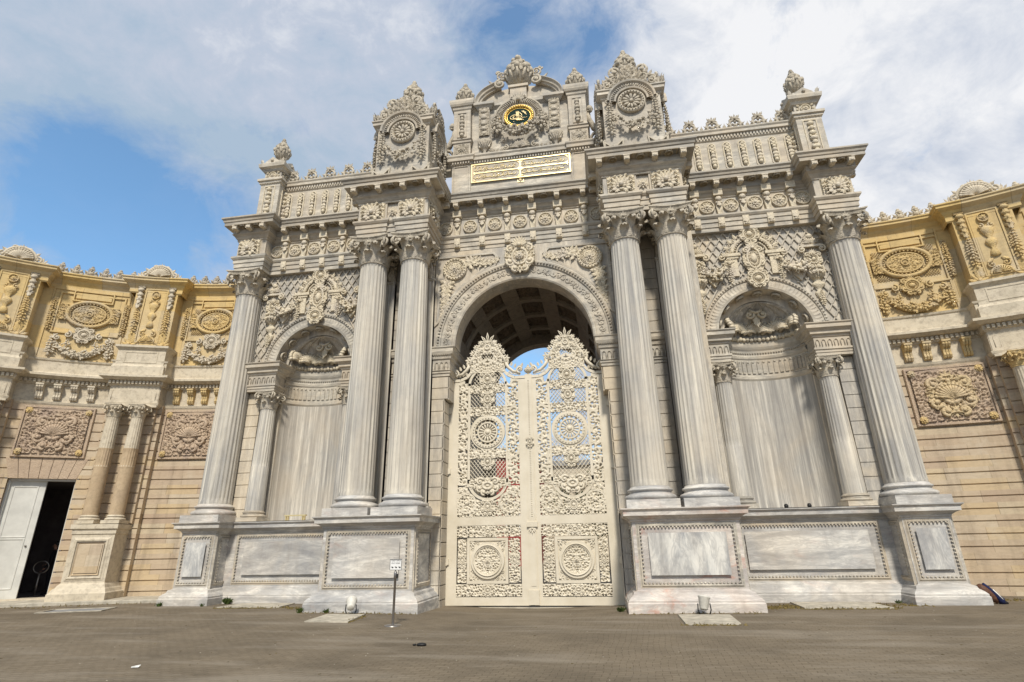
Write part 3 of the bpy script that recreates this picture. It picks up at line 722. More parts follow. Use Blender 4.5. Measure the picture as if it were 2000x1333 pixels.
# keystone
m=cartouche(.95,1.15,.2,3);m.put(rosette(.22,10,False),(0,-.12,0));m.put(palmette(.42,9),(0,-.08,.4));m.box(-.22,.22,.0,.1,-.5,.6)
under(G,'keystone',m,M['carv'],loc=(-.02,.86,10.6))
# spandrel frames, medallions and leafwork
for sx in (-1,1):
    m=MB()
    arc=[(2.99*math.sin(t),7.6+2.99*math.cos(t)) for t in np.linspace(rad(18),rad(76),16)]
    fr=[(2.92,10.9),(2.92,8.45)]+[(p[0],p[1]) for p in arc[::-1] if p[0]<2.88]+[(.8,10.72),(.95,10.9)]
    m.sweep(fr,[(.02,0),(.02,.05),(-.05,.05),(-.07,0)],True,'xz',1.0)
    under(G,'spandrel_frame',fl(m,sx),M['trim'])
    m=MB();m.lathe([(.42,0),(.42,.06),(.4,.09),(.33,.09),(.31,.05),(.01,.03)],32).map(lambda V:V[:,[0,2,1]]*np.array([1,-1,1]))
    for i in range(22): a=2*PI*i/22;m.blob((.365*math.cos(a),-.1,.365*math.sin(a)),.028,6,3)
    m.put(rosette(.27,8,False),(0,-.04,0));m.put(relief(.6,.6,5,.12,.05,.018,clip=lambda x,z:.1<math.hypot(x,z)<.3),(0,-.03,0))
    under(G,'medallion',fl(m,1),M['carv'],loc=(sx*2.3,.98,10.42),scale=(sx,1,1))
    m=MB();R=random.Random(3)
    for q_,(dx,dz) in enumerate(((0,0),(0,0))):
        m=MB()
        for t in np.linspace(0,1,7):
            if q_==0: x=1.82-.95*t;z=10.6+.06*math.sin(7*t)
            else: x=2.55+.12*t;z=9.93-1.15*t
            q=.24*(1-.6*t)+.05
            spiral(m,x,z,q*.6,1.2,(-1)**int(t*6),t*9,.022,.96)
            for a in (0.3,1.3,2.2,3.6,4.6,5.4): lf(m,x,z,a+t,q*1.15,1.1,.97)
        under(G,'spandrel_leafwork',fl(m,sx),M['carv'])
# vault
V0=1.66;V1=8.0
m=MB();ns=48;a=np.linspace(0,PI,ns+1)
def barrel(m,r,y0,y1,a0=0,a1=PI,n=48):
    a=np.linspace(a0,a1,n+1);A=np.stack([r*np.cos(a),np.full(n+1,y0),7.6+r*np.sin(a)],1);B=A.copy();B[:,1]=y1;i=np.arange(n)
    m.add(np.concatenate([A,B]),np.stack([i,i+1,i+n+2,i+n+1],1),True)
def annulus(m,r0,r1,y,n=48):
    a=np.linspace(0,PI,n+1);A=np.stack([r0*np.cos(a),np.full(n+1,y),7.6+r0*np.sin(a)],1);B=np.stack([r1*np.cos(a),np.full(n+1,y),7.6+r1*np.sin(a)],1);i=np.arange(n)
    m.add(np.concatenate([A,B]),np.stack([i,i+1,i+n+2,i+n+1],1))
annulus(m,2.24,2.75,1.655);barrel(m,2.78,1.65,8.0)
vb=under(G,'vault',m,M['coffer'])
m=MB();ribs=[(1.66,2.2),(3.35,3.62),(4.85,5.12),(6.3,6.57)]
for y0,y1 in ribs: barrel(m,2.56,y0,y1);annulus(m,2.56,2.78,y0);annulus(m,2.56,2.78,y1)
barrel(m,2.24,7.4,8.0);annulus(m,2.24,2.78,7.4);annulus(m,2.24,2.9,8.0)
for t in np.linspace(rad(12),rad(168),6):
    w=.115;barrel(m,2.57,1.7,7.5,t-w,t+w,3)
    for e in (-w,w):
        c,s_=math.cos(t+e),math.sin(t+e);m.add([(2.57*c,1.7,7.6+2.57*s_),(2.78*c,1.7,7.6+2.78*s_),(2.78*c,7.5,7.6+2.78*s_),(2.57*c,7.5,7.6+2.57*s_)],np.array([[0,1,2,3]]))
for s in (-1,1): m.box(s*2.5,s*2.62,1.66,8.0,7.3,7.62);m.box(s*2.24,s*2.62,7.4,8.0,-.3,7.6)
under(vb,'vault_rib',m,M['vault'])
m=MB();tt=np.linspace(rad(12),rad(168),6)
for i in range(5):
    t=(tt[i]+tt[i+1])/2
    for y0,y1 in ((2.2,3.35),(3.62,4.85),(5.12,6.3),(6.57,7.4)):
        g=relief(1.1,y1-y0-.1,i*7+int(y0),.24,.09,.045,bulge=.06);g.put(rosette(.2,8,False))
        R_=Matrix.Rotation(PI/2-t,4,'Y')@Matrix.Rotation(-PI/2,4,'X') # face towards the axis
        A=np.array(R_)[:3,:3];V=np.concatenate(g.V)@A.T*1.0
        # face the ornament inwards
        c=np.array([2.74*math.cos(t),(y0+y1)/2,7.6+2.74*math.sin(t)]);nrm=np.array([math.cos(t),0,math.sin(t)])
        d=(V@nrm);V=V-2*np.outer(np.maximum(d,0),nrm);g.V=[V+c];m.put(g)
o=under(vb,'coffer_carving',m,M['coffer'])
# roof slab above vault and body
m=MB();m.box(-2.7,2.7,1.03,8,10.5,13.1);m.box(-10.69,10.69,1.6,8,13.05,13.16)
under(G,'roof_slab',m,M['wallm'])
# side inner walls of the passage already in wall; floor threshold
m=MB();m.box(-2.6,2.6,1.5,1.95,-.3,-.14);under(G,'threshold',m,M['slab'])
# ---- entablature
FP=[(-10.72,3.5),(-10.72,.88),(-9.58,.88),(-9.58,1.35),(-5.3,1.35),(-5.3,-.47),(-4.3,-.47),(-4.3,-.4),(-3.92,-.4),(-3.92,-.47),(-2.88,-.47),(-2.88,1.0)]
FP=FP+[(-x,y) for x,y in FP[::-1]]
CP=[(-10.72,3.5),(-10.72,.88),(-9.58,.88),(-9.58,1.35),(-5.3,1.35),(-5.3,-.47),(-2.88,-.47),(-2.88,1.0)];CP=CP+[(-x,y) for x,y in CP[::-1]]
m=MB();m.sweep(FP,[(-.35,11.13),(0,11.13),(0,11.28),(.03,11.285),(.03,11.45),(.06,11.455),(.06,11.58),(.09,11.6),(.13,11.66),(.13,11.72),(0,11.725)])
under(G,'architrave',m,M['trim'])
m=MB();m.sweep(FP,[(0,11.7),(0,12.42)])
for s in (-1,1): m.box(s*2.9,s*5.28,-.36,1.4,11.14,13.1);m.box(s*9.6,s*10.70,.9,3.4,11.14,13.1);m.box(s*5.2,s*9.65,1.37,2.3,11.14,13.1)
under(G,'frieze',m,M['wallm'])
m=MB();m.sweep(CP,[(0,12.38),(.03,12.4),(.03,12.44),(.07,12.48),(.12,12.56),(.2,12.63),(.17,12.66),(.17,12.88),(.41,12.89),(.41,13.02),(.44,13.03),(.46,13.1),(.51,13.15),(.51,13.205),(-.5,13.23)])
under(G,'cornice',m,M['trimh'])
mod=MB();mod.poly([(-.085,0),(.085,0),(.085,-.17),(-.085,-.17)],-.27,0.0);mod.box(-.105,.105,-.285,0,-.03,.0);mod.blob((0,-.25,-.13),(.085,.05,.06));mod.blob((0,-.05,-.16),(.07,.06,.05));lf(mod,0,-.16,0,.12,1,-.27)
mod_me=mod.mesh('modillion',M['carv'])
pan=MB();pan.put(rosette(.13,8),(0,0,0));pan.sweep([(-.24,-.13),(-.24,.13),(.24,.13),(.24,-.13)],[(0,0),(0,.02),(-.03,.02),(-.03,0)],True,'xz',0);pan.map(lambda V:np.stack([V[:,0],V[:,2],V[:,1]],1))
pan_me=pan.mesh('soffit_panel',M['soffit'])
def modrow(p0,p1,n,ins=.12):
    """modillions along the corona soffit between two frieze-line points"""
    p0=np.array(p0);p1=np.array(p1);L=np.hypot(*(p1-p0));u=(p1-p0)/L;o=np.array([u[1],-u[0]]);ang=math.atan2(u[1],u[0])
    for i in range(n):
        t=ins+(L-2*ins)*i/(n-1);c=p0+u*t+o*.15
        part('modillion',mod_me,None,G,(c[0],c[1],12.885),(0,0,ang))
        if i<n-1:
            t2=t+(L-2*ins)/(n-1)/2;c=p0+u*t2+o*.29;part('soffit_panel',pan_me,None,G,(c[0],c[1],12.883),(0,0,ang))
modrow((-2.35,1.0),(2.35,1.0),6,.12)
for s in (-1,1):
    a,b=((5.6,9.3) if s>0 else (-9.3,-5.6));modrow((a,1.35),(b,1.35),5,.3)
    a,b=((2.5,5.68) if s>0 else (-5.68,-2.5));modrow((a,-.47),(b,-.47),4,.3)
    a,b=((9.3,11.0) if s>0 else (-11.0,-9.3));modrow((a,.88),(b,.88),3,.3)
    if s>0: modrow((2.88,.7),(2.88,-.2),2,.1);modrow((5.3,-.2),(5.3,1.0),2,.1);modrow((10.72,1.3),(10.72,3.2),3,.1)
    else: modrow((-2.88,-.2),(-2.88,.7),2,.1);modrow((-5.3,1.0),(-5.3,-.2),2,.1);modrow((-10.72,3.2),(-10.72,1.3),3,.1)
ros_me=rosette(.255,9).put(foliage(.4,.4,9,.13,.014,-.02,clip=lambda x,z:math.hypot(x,z)<.2)).mesh('frieze_rosette',M['carv'])
cons=MB()
cons.box(-.13,.13,-.1,.0,11.62,11.73);cons.box(-.1,.1,-.09,.0,11.24,11.62);lf(cons,0,11.58,PI,.34,1.4,-.08);cons.blob((0,-.1,11.27),(.09,.06,.05))
cons.poly([(-.1,12.4),(.1,12.4),(.1,11.98),(.07,11.74),(-.07,11.74),(-.1,11.98)],-.1,0);cons.blob((0,-.13,12.3),(.12,.08,.1));lf(cons,0,12.25,PI,.3,1.5,-.12);cons.blob((-.07,-.12,12.16),.05);cons.blob((.07,-.12,12.16),.05)
cons.box(-.15,.15,-.2,0,12.42,12.66)
cons_me=cons.mesh('console',M['carv'])
for x in (-2.67,-1.78,-.89,0,.89,1.78,2.67): part('frieze_rosette',ros_me,None,G,(x,.99,12.06))
for x in (-2.23,-1.335,-.445,.445,1.335,2.23): part('console',cons_me,None,G,(x,1.0,0))
for s in (-1,1):
    for x in (6.33,7.1,7.87,8.64,9.36): part('frieze_rosette',ros_me,None,G,(s*x,1.34,12.06))
    for x in (5.95,6.715,7.485,8.255,9.02): part('console',cons_me,None,G,(s*x,1.35,0))
# frieze panels over the big columns
sq=MB();sq.box(-.43,.43,-.03,0,-.33,.33);R_=random.Random(4)
sq.put(relief(.84,.64,14,.2,.05,.02),(0,-.03,0))
for k_ in range(13):
    a=-2.6+5.2*k_/12;ex=.36/max(abs(math.sin(a)),1e-3);ez=(.29+.08*(math.cos(a)>0))/max(abs(math.cos(a)),1e-3);l=min(ex,ez,.42)
    lf(sq,0,-.06,a,l*.98,1.25,-.07,1.1);x_,z_=l*.9*math.sin(a),-.06+l*.9*math.cos(a)
    spiral(sq,x_,z_,.05,1.2,1 if a>0 else -1,a,.022,-.13,8);sq.blob((x_,-.12,z_),(.035,.03,.035),6,4)
for k_ in range(7): a=-2+4*k_/6;lf(sq,0,-.06,a,.2,1.4,-.12,1.2)
sq.blob((0,-.17,-.04),(.08,.07,.1));sq.blob((0,-.1,-.2),(.1,.06,.06))
sq_me=sq.mesh('frieze_panel',M['carv'])
fw=rosette(.25,8,False).mesh('frieze_flower',M['carv'])
for s in (-1,1):
    for x in (3.43,4.79): part('frieze_panel',sq_me,None,G,(s*x,-.47,12.06))
    part('frieze_flower',fw,None,G,(s*4.11,-.41,12.06))
    part('frieze_panel',sq_me,None,G,(s*10.22,.88,12.06))
    part('frieze_panel',sq_me,None,G,(s*2.88,.1,12.06),(0,0,-s*PI/2));part('frieze_panel',sq_me,None,G,(s*5.3,.1,12.06),(0,0,s*PI/2))
    part('frieze_panel',sq_me,None,G,(s*10.72,1.5,12.06),(0,0,s*PI/2))
# ---- relief above the niches
def niche_relief():
    m=MB();C=7.53;y=1.53
    # trellis
    zt=11.12
    for d in (-1,1):
        c0=-8
        for k in range(-30,44):
            x0=5.65+k*.27
            # line x = x0 + d*(z-7.6)*.62
            seg=[]
            zz=np.linspace(7.65,zt,60);xx=x0+d*(zz-7.65)*.62
            ok=(xx>5.66)&(xx<9.8)&(np.hypot(xx-C,zz-7.6)>1.92)
            run=[]
            for q in range(len(zz)):
                if ok[q]: run.append((xx[q],y-.005,zz[q]))
                if (not ok[q] or q==len(zz)-1) and len(run)>1:
                    a,b=np.array(run[0]),np.array(run[-1]);u=(b-a)/np.linalg.norm(b-a);nn=np.array([u[2],0,-u[0]])*.02
                    V=[a-nn,a+nn,b+nn,b-nn];V+= [v+np.array([0,.03,0]) for v in V];V=[v+np.array([0,-.024,0]) for v in V]
                    m.add(V,np.array([[0,1,2,3],[0,4,5,1],[1,5,6,2],[2,6,7,3],[3,7,4,0]]));run=[]
    return m
def niche_carving():
    m=MB();C=7.53;y=1.5
    # framed centre: small arch, cartouches
    for s in (-1,1):
        P=arcpts(C,10.25,.62,PI/2-s*.35,PI/2-s*1.45,10,y);m.tube(P,.07,6);P=arcpts(C,10.25,.48,PI/2-s*.35,PI/2-s*1.45,10,y);m.tube(P,.035,5)
        for i in range(7): t=PI/2-s*(.4+i*.15);m.blob((C+.55*math.cos(t),y-.06,10.25+.55*math.sin(t)),.03,6,3)
        m.box(C+s*.38-.0,C+s*.95,y-.1,y+.05,10.2,10.3);m.box(C+s*.45,C+s*.82,y-.07,y+.05,10.12,10.2)
        m.box(C+s*.5,C+s*.72,y-.04,y+.05,9.5,10.12);m.put(drop(.75,.09,4),(C+s*.78,y,10.0));m.put(palmette(.2,5),(C+s*.72,y-.04,9.98))
        for q in range(5): t=PI/2-s*(.3+q*.3);lf(m,C+.72*math.cos(t),10.25+.72*math.sin(t),PI/2-t,.24,1.2,y);spiral(m,C+.76*math.cos(t+.15),10.25+.76*math.sin(t+.15),.09,1.2,s,0,.02,y)
        # draped garland in a crescent to the corner trophy
        P=arcpts(C+s*1.25,10.12,.42,PI*1.02,PI*1.98,14,y);m.tube(P,.06,6);P[:,2]-=.09;P[:,1]-=.03;m.tube(P,.025,5)
        m.put(swag(.86,.46,.2,int(5+s)),(C+s*1.25,y-.02,9.98));
        for q in range(4): m.blob((C+s*(1.0+.17*q),y-.16,9.6-.06*math.sin(q)),.085,8,6)
        spiral(m,C+s*.98,10.2,.13,1.3,s,PI/2,.035,y-.05);
        m.poly([(C+s*1.12,9.4),(C+s*1.3,9.15),(C+s*1.48,9.4),(C+s*1.5,9.6),(C+s*1.1,9.6)][::s],y-.07,y+.04)
        # corner trophy: ionic bracket, bust, hanging urn
        X=C+s*1.78
        m.put(cartouche(.5,.62,.2,8),(X,y-.02,9.85));m.box(X-.3,X+.3,y-.12,y+.05,10.28,10.36)
        for e in (-1,1): spiral(m,X+e*.3,10.2,.12,1.5,-e,PI/2,.035,y-.1)
        m.put(shell(.22,7,1.3),(X,y-.05,10.38));m.blob((X,y-.08,10.66),.1);m.put(palmette(.2,5),(X,y-.05,10.6))
        m.lathe([(.02,-.9),(.06,-.86),(.04,-.78),(.13,-.66),(.15,-.58),(.06,-.5),(.08,-.44),(.19,-.36),(.2,-.28),(.1,-.2),(.12,-.14),(.26,.02),(.3,.14),(.3,.2),(.27,.24),(.02,.25)],14,(X,y+.02,9.3),sep=False,sy=.6)
        for q in range(7): t=PI*(q+.5)/7;m.tube([(X-.12*math.cos(t),y-.08*math.sin(t),9.17),(X-.29*math.cos(t),y-.19*math.sin(t),9.42)],.022,4)
        m.put(foliage(.4,.3,12,.12,.02),(X,y-.16,9.45));m.blob((X,y-.04,8.52),(.1,.08,.1));m.put(drop(.5,.08,2),(X,y-.02,8.75))
    m.put(cartouche(.62,1.15,.24,2),(C,y-.05,10.05));m.put(cartouche(.6,.6,.26,6),(C,y-.12,9.3))
    m.put(cartouche(.6,.7,.24,4),(C,y-.05,10.95));m.put(palmette(.3,7),(C,y-.05,11.2))
    return m
rel=niche_relief().mesh('trellis_relief',M['trim']);car=niche_carving().mesh('spandrel_carving',M['carv'])
for s in (-1,1): part('trellis_relief',rel,None,G,(0,0,0),(0,0,0),(s,1,1));part('spandrel_carving',car,None,G,(0,0,0),(0,0,0),(s,1,1))
# ---- side attic (parapet) with pendants and cresting
pend=MB();pend.sweep([(-.13,-.5),(-.13,.42)]+[(-.13*math.cos(t),.42+.13*math.sin(t)) for t in np.linspace(.4,PI-.4,5)]+[(.13,.42),(.13,-.5)]+[(.13*math.cos(t),-.5-.13*math.sin(t)) for t in np.linspace(.4,PI-.4,5)],[(.03,0),(.03,.03),(-.01,.03),(-.02,0)],True,'xz',0)
for z,q in ((.38,.07),(.24,.09),(.1,.075),(-.04,.1),(-.2,.075),(-.33,.11),(-.46,.08)): pend.blob((0,-.05,z),(q,.07,.085),8,5)
for s in (-1,1):
    for z in (.42,.3,-.1): lf(pend,0,z,PI+s*.5,.2,1.2,-.06)
pend_me=pend.mesh('pendant',M['carv'])
cr=MB()
for s in (-1,1):
    P=arcpts(0,.26,.2,-PI/2,PI/2,9);P[:,0]*=s;cr.tube(P,.05,6);spiral(cr,s*.2,.12,.11,1.3,-s,PI/2,.035,0);spiral(cr,s*.11,.46,.09,1.2,s,-PI/2,.03,0);lf(cr,s*.12,.2,s*1.2,.24,1.1,-.02);lf(cr,s*.06,.5,s*.7,.2,1.1,-.02)
    lf(cr,s*.36,0,s*.2,.3,1,-.02);lf(cr,s*.42,0,-s*.3,.22,1,-.02);cr.blob((s*.36,0,.06),.07)
cr.blob((0,0,.2),(.08,.08,.09));cr.put(palmette(.22,5),(0,-.03,.48));cr.box(-.42,.42,-.05,.06,-.02,.05)
for p in ((.1,.25),(-.1,.25),(0,.36)): cr.blob((p[0],-.02,p[1]),.055)
cr.put(palmette(.2,5),(0,.03,.48),(0,0,PI))
cr_me=cr.mesh('cresting',M['carvg'])
for s in (-1,1):
    m=MB();m.box(5.1,9.9,1.92,2.6,13.1,15.3)
    m.sweep([(5.1,1.92),(9.9,1.92)],[(0,13.1),(.16,13.1),(.16,13.5),(.1,13.56),(.02,13.62),(0,13.7)])
    m.sweep([(5.1,1.92),(9.9,1.92)],[(0,15.2),(.05,15.24),(.05,15.4),(.14,15.42),(.14,15.52),(.18,15.58),(.18,15.62),(-.5,15.63)])
    dentils(m,(5.1,1.88,15.4),(9.9,1.88,15.4),.11,.06,.12,.05)
    o=under(G,'parapet',fl(m,s),M['trim'])
    for i in range(8):
        under(o,'pendant',pend_me,None,loc=(s*(5.93+.525*i),1.915,14.55))
    for i in range(6): under(o,'cresting',cr_me,None,loc=(s*(5.53+.81*i),1.95,15.62))
# ---- urns
def urn(h,r,seed=0,lumps=8):
    m=MB();m.lathe([(r*.45,0),(r*.5,.03*h),(r*.25,.08*h),(r*.2,.12*h),(r*.35,.17*h),(r*.8,.3*h),(r,.45*h),(r*.95,.52*h),(r*.6,.6*h),(r*.55,.64*h),(r*.75,.68*h),(r*.5,.76*h),(r*.28,.84*h),(r*.2,.88*h),(.001,.9*h)],16,sep=False)
    for i in range(lumps):
        a=2*PI*i/lumps;c,s_=math.sin(a),-math.cos(a)
        m.blob((r*.92*c,r*.92*s_,.47*h),(r*.24,r*.24,.085*h));m.tube([(r*.3*c,r*.3*s_,.16*h),(r*.78*c,r*.78*s_,.29*h),(r*.98*c,r*.98*s_,.42*h)],[.06*r,.12*r,.1*r],5)
        b=a+PI/lumps;m.blob((r*.62*math.sin(b),-r*.62*math.cos(b),.63*h),(r*.2,r*.2,.06*h));m.blob((r*.36*c,r*.36*s_,.76*h),(r*.17,r*.17,.05*h))
        m.blob((r*.8*math.sin(b),-r*.8*math.cos(b),.56*h),(r*.22,r*.22,.06*h));m.put(LF,(r*.92*math.sin(b),-r*.92*math.cos(b),.34*h),(0,0,b),(r*.8,r*.6,.17*h))
    m.blob((0,0,.94*h),(r*.24,r*.24,.075*h),8,6)
    for i in range(7): a=2*PI*i/7;m.blob((r*.22*math.cos(a),r*.22*math.sin(a),.86*h),(r*.14,r*.14,.04*h),6,4)
    return m
urn_s=urn(1.3,.33).mesh('urn',M['carvg']);urn_m=urn(1.35,.36,1,9).mesh('urn',M['carvg'])
# corner piers
for s in (-1,1):
    m=MB();X,Y=10.24,1.9
    m.box(X-.42,X+.42,Y-.42,Y+.42,13.1,15.45)
    def sq4(mm,h,pr,X=X,Y=Y): mm.sweep([(X-h,Y-h),(X+h,Y-h),(X+h,Y+h),(X-h,Y+h)],pr,True,flip=1)
    sq4(m,.42,[(.0,13.1),(.12,13.1),(.12,13.5),(.06,13.58),(.0,13.64)])
    sq4(m,.42,[(0,15.38),(.06,15.42),(.06,15.5),(.12,15.52),(.12,15.62),(-.1,15.64)])
    m.box(X-.36,X+.36,Y-.36,Y+.36,15.6,16.05)
    sq4(m,.36,[(0,16.0),(.06,16.03),(.1,16.12),(.2,16.18),(.22,16.3),(.22,16.34),(-.3,16.36)])
    for a in range(4):
        g=MB();g.poly([(-.34,0),(.34,0),(.3,.08),(0,.3),(-.3,.08)],-.08,.0);g.blob((0,-.1,.11),.07);lf(g,-.42,0,-.3,.25,1.4,-.05);lf(g,.42,0,.3,.25,1.4,-.05)
        t=a*PI/2;m.put(g,(X+.46*math.sin(t),Y-.46*math.cos(t),16.35),(0,0,t))
    m.taper(X,Y,16.34,16.75,.4,.4,.2,.2)
    dentils(m,(X-.42,Y-.42,15.5),(X+.42,Y-.42,15.5),.1,.055,.1,.05)
    o=under(G,'corner_pier',fl(m,s),M['trim'])
    m=MB();m.sweep([(-.2,-.75),(-.2,.75),(.2,.75),(.2,-.75)],[(0,0),(0,.03),(-.03,.03),(-.04,0)],True,'xz',0)
    for z,q in ((.6,.12),(.4,.09),(.2,.13),(-.02,.14),(-.2,.1),(-.38,.15),(-.55,.1)): m.blob((0,-.04,z),(q,.09,.1),8,5)
    for z in (.5,.2,-.2,-.5):
        for e in (-1,1): lf(m,0,z,PI+e*.7,.22,1.2,-.03)
    pm_=m.mesh('pier_carving',M['carv'])
    under(o,'pier_carving',pm_,None,loc=(s*X,Y-.42,14.5));under(o,'pier_carving',pm_,None,loc=(s*X+.42,Y,14.5),rot=(0,0,PI/2));under(o,'pier_carving',pm_,None,loc=(s*X-.42,Y,14.5),rot=(0,0,-PI/2))
    r_=rosette(.17,8);r_.put(foliage(.6,.34,3,.13,.018,-.01));rm=r_.mesh('pier_rosette',M['carv'])
    under(o,'pier_rosette',rm,None,loc=(s*X,Y-.36,15.83));under(o,'pier_rosette',rm,None,loc=(s*(X-.36),Y,15.83),rot=(0,0,-s*PI/2))
    under(o,'urn',urn_s,None,loc=(s*X,Y,16.7))
# ---- towers over the column pairs
def tower_face(full=True):
    m=MB();y=0
    # rosette window
    m.lathe([(.47,0),(.47,.1),(.43,.13),(.37,.13),(.34,.07),(.34,.02),(.01,.0)],36,(0,0,0)).map(lambda V:V[:,[0,2,1]]*np.array([1,-1,1])+np.array([0,0,2.55]))
    for i in range(24): a=2*PI*i/24;m.blob((.4*math.cos(a),-.14,2.55+.4*math.sin(a)),.03,6,3)
    for i in range(12):
        a=2*PI*i/12;m.tube([(.06*math.sin(a),-.06,2.55+.06*math.cos(a)),(.2*math.sin(a),-.07,2.55+.2*math.cos(a)),(.3*math.sin(a),-.05,2.55+.3*math.cos(a))],[.02,.05,.06],5)
    m.blob((0,-.1,2.55),(.08,.06,.08),8,5)
    # side brackets with falling garlands
    for s in (-1,1):
        m.put(drop(1.3,.15,5+s),(s*.76,-.05,2.55));m.put(palmette(.26,7),(s*.74,-.08,2.55));spiral(m,s*.82,2.62,.12,1.3,s,PI/2,.04,-.1)
        m.sweep([(s*.74-.24,.1),(s*.74-.3,.95),(s*.74-.1,.75),(s*.74+.1,.75),(s*.74+.3,.95),(s*.74+.24,.1)],[(0,0),(0,.06),(-.04,.06),(-.04,0)],True,'xz',0)
        m.put(palmette(.4,5),(s*.74,-.02,.2));lf(m,s*.74,.6,0,.25,1.6,-.04)
        
    m.put(swag(1.25,.5,.19,3),(0,-.05,1.9));m.put(rosette(.14,7,False),(0,-.25,1.42))
    m.put(shell(.36,9,1.5),(0,-.05,.35));P=arcpts(0,.35,.42,0,PI,14,-.03);m.tube(P,.04,5)
    for i in range(14): t=PI*(i+.5)/14;m.blob((.42*math.cos(t),-.07,.35+.42*math.sin(t)),.03,6,3)
    return m
def tower_hood():
    m=MB()
    # arched hood over the rosette
    P=[(-.52*math.cos(t),2.55+.52*math.sin(t)) for t in np.linspace(0,PI,25)]
    m.sweep(P,[(0,0),(0,.14),(.06,.16),(.08,.12),(.2,.14),(.24,.22),(.3,.24),(.3,0)],False,'xz',0,True,flip=-1)
    for i in range(26): t=PI*(i+.5)/26;m.tube([(.6*math.cos(t),-.14,2.55+.6*math.sin(t)),(.7*math.cos(t),-.15,2.55+.7*math.sin(t))],.02,4)
    return m
def tower_crest():
    m=MB()
    for s in (-1,1):
        lf(m,s*.95,3.1,s*.55,.5,1.3,0);lf(m,s*1.08,3.08,s*.1,.4,1.3,-.02);m.put(palmette(.34,5),(s*.98,-.06,3.1),(0,-s*.0,0))
        spiral(m,s*.75,3.35,.16,1.4,-s,PI/2,.045,-.06);spiral(m,s*.5,3.55,.15,1.4,-s,PI/2,.045,-.06)
        for q in range(4): lf(m,s*(.3+.2*q),3.6-.13*q,s*.6,.28,1.2,-.04)
        for q in range(6):
            x,z=s*(.98-.1*q),3.16+.15*q;m.blob((x,-.03,z),(.1,.1,.09),8,5);lf(m,x,z,s*(.9-.1*q),.26,1.3,-.03)
    for s in (-1,1): spiral(m,s*.5,3.95,.24,1.6,-s,-PI/2,.06,-.02);spiral(m,s*.82,3.5,.17,1.4,-s,-PI/2,.05,-.02)
    m.put(relief(1.5,1.0,4,.2,.12,.035,None,True,lambda x,z:abs(x)<.72-.5*(z+.5) ,bulge=.1),(0,.0,3.62));m.put(palmette(.4,9),(0,-.06,3.45))
    return m
tf_me=tower_face().mesh('tower_carving',M['carvg']);th_me=tower_hood().mesh('tower_hood',M['trim']);tc_me=tower_crest().mesh('tower_crest',M['carvg'])
def tower_top():
    m=MB();m.taper(0,0,3.0,3.9,.85,.7,.42,.38);m.taper(0,0,3.9,4.5,.42,.38,.34,.3)
    for i in range(8):
        a=PI*i/4+PI/8;c,s_=math.sin(a),-math.cos(a)
        g=MB();spiral(g,0,0,.26,1.6,1,-PI/2,.08,0);m.put(g,(.52*c,.52*s_,4.15),(0,0,a+PI/2),(1,1.6,1))
        m.tube([(.7*c,.7*s_,3.5),(.62*c,.62*s_,3.8),(.42*c,.42*s_,4.3),(.36*c,.36*s_,4.75)],[.12,.14,.12,.07],6)
        m.put(LF,(.4*c,.4*s_,4.2),(0,0,a),(.5,.5,.6));m.blob((.4*c,.4*s_,4.62),.12)
    m.put(urn(1.35,.38,2,8),(0,0,4.45))
    for i in range(30):
        R=random.Random(i);a=R.uniform(0,6.28);z=R.uniform(4.4,5.2);q=.42*(1-(z-4.4)*.35);m.blob((q*math.cos(a),q*math.sin(a),z),R.uniform(.06,.12))
    m.blob((0,0,5.74),.09,8,6);return m
tt_me=tower_top().mesh('tower_finial',M['carvg'])
for s in (-1,1):
    X=4.11;m=MB();m.box(X-.98,X+.98,.04,1.8,13.1,16.1)
    pr=[(0,15.95),(.05,16.0),(.05,16.05),(.12,16.1),(.16,16.12),(.16,16.22),(.2,16.26),(.2,16.3),(-.3,16.32)]
    # cornice returns, broken by the hood
    for a,b in (((X-.98,1.8),(X-.98,.04)),((X+.98,.04),(X+.98,1.8))): pass
    m.sweep([(X-.98,1.8),(X-.98,.04),(X-.62,.04)],pr);m.sweep([(X+.62,.04),(X+.98,.04),(X+.98,1.8)],pr)
    m.sweep([(X-.98,1.8),(X-.98,.04),(X+.98,.04),(X+.98,1.8)],[(.0,13.1),(.14,13.1),(.14,13.45),(.08,13.52),(0,13.6)])
    N_=17
    for i in range(N_):
        pass
    m.poly([(X-1.1,16.1)]+[(X+(-1.0+2.0*t),16.25+.62*math.sin(PI*t)) for t in np.linspace(0,1,15)]+[(X+1.1,16.1)],.0,1.75)
    o=under(G,'attic_tower',fl(m,s),M['trim'])
    for dx,dy,a in ((0,.03,0),(.99,.9,PI/2),(-.99,.9,-PI/2)):
        for nm,me in (('tower_carving',tf_me),('tower_hood',th_me),('tower_crest',tc_me)):
            under(o,nm,me,None,loc=(s*(X)+dx,dy,13.2),rot=(0,0,a),scale=(1,1,1) if a==0 else (.86,1,1))
    under(o,'tower_finial',tt_me,None,loc=(s*X,.85,13.2))
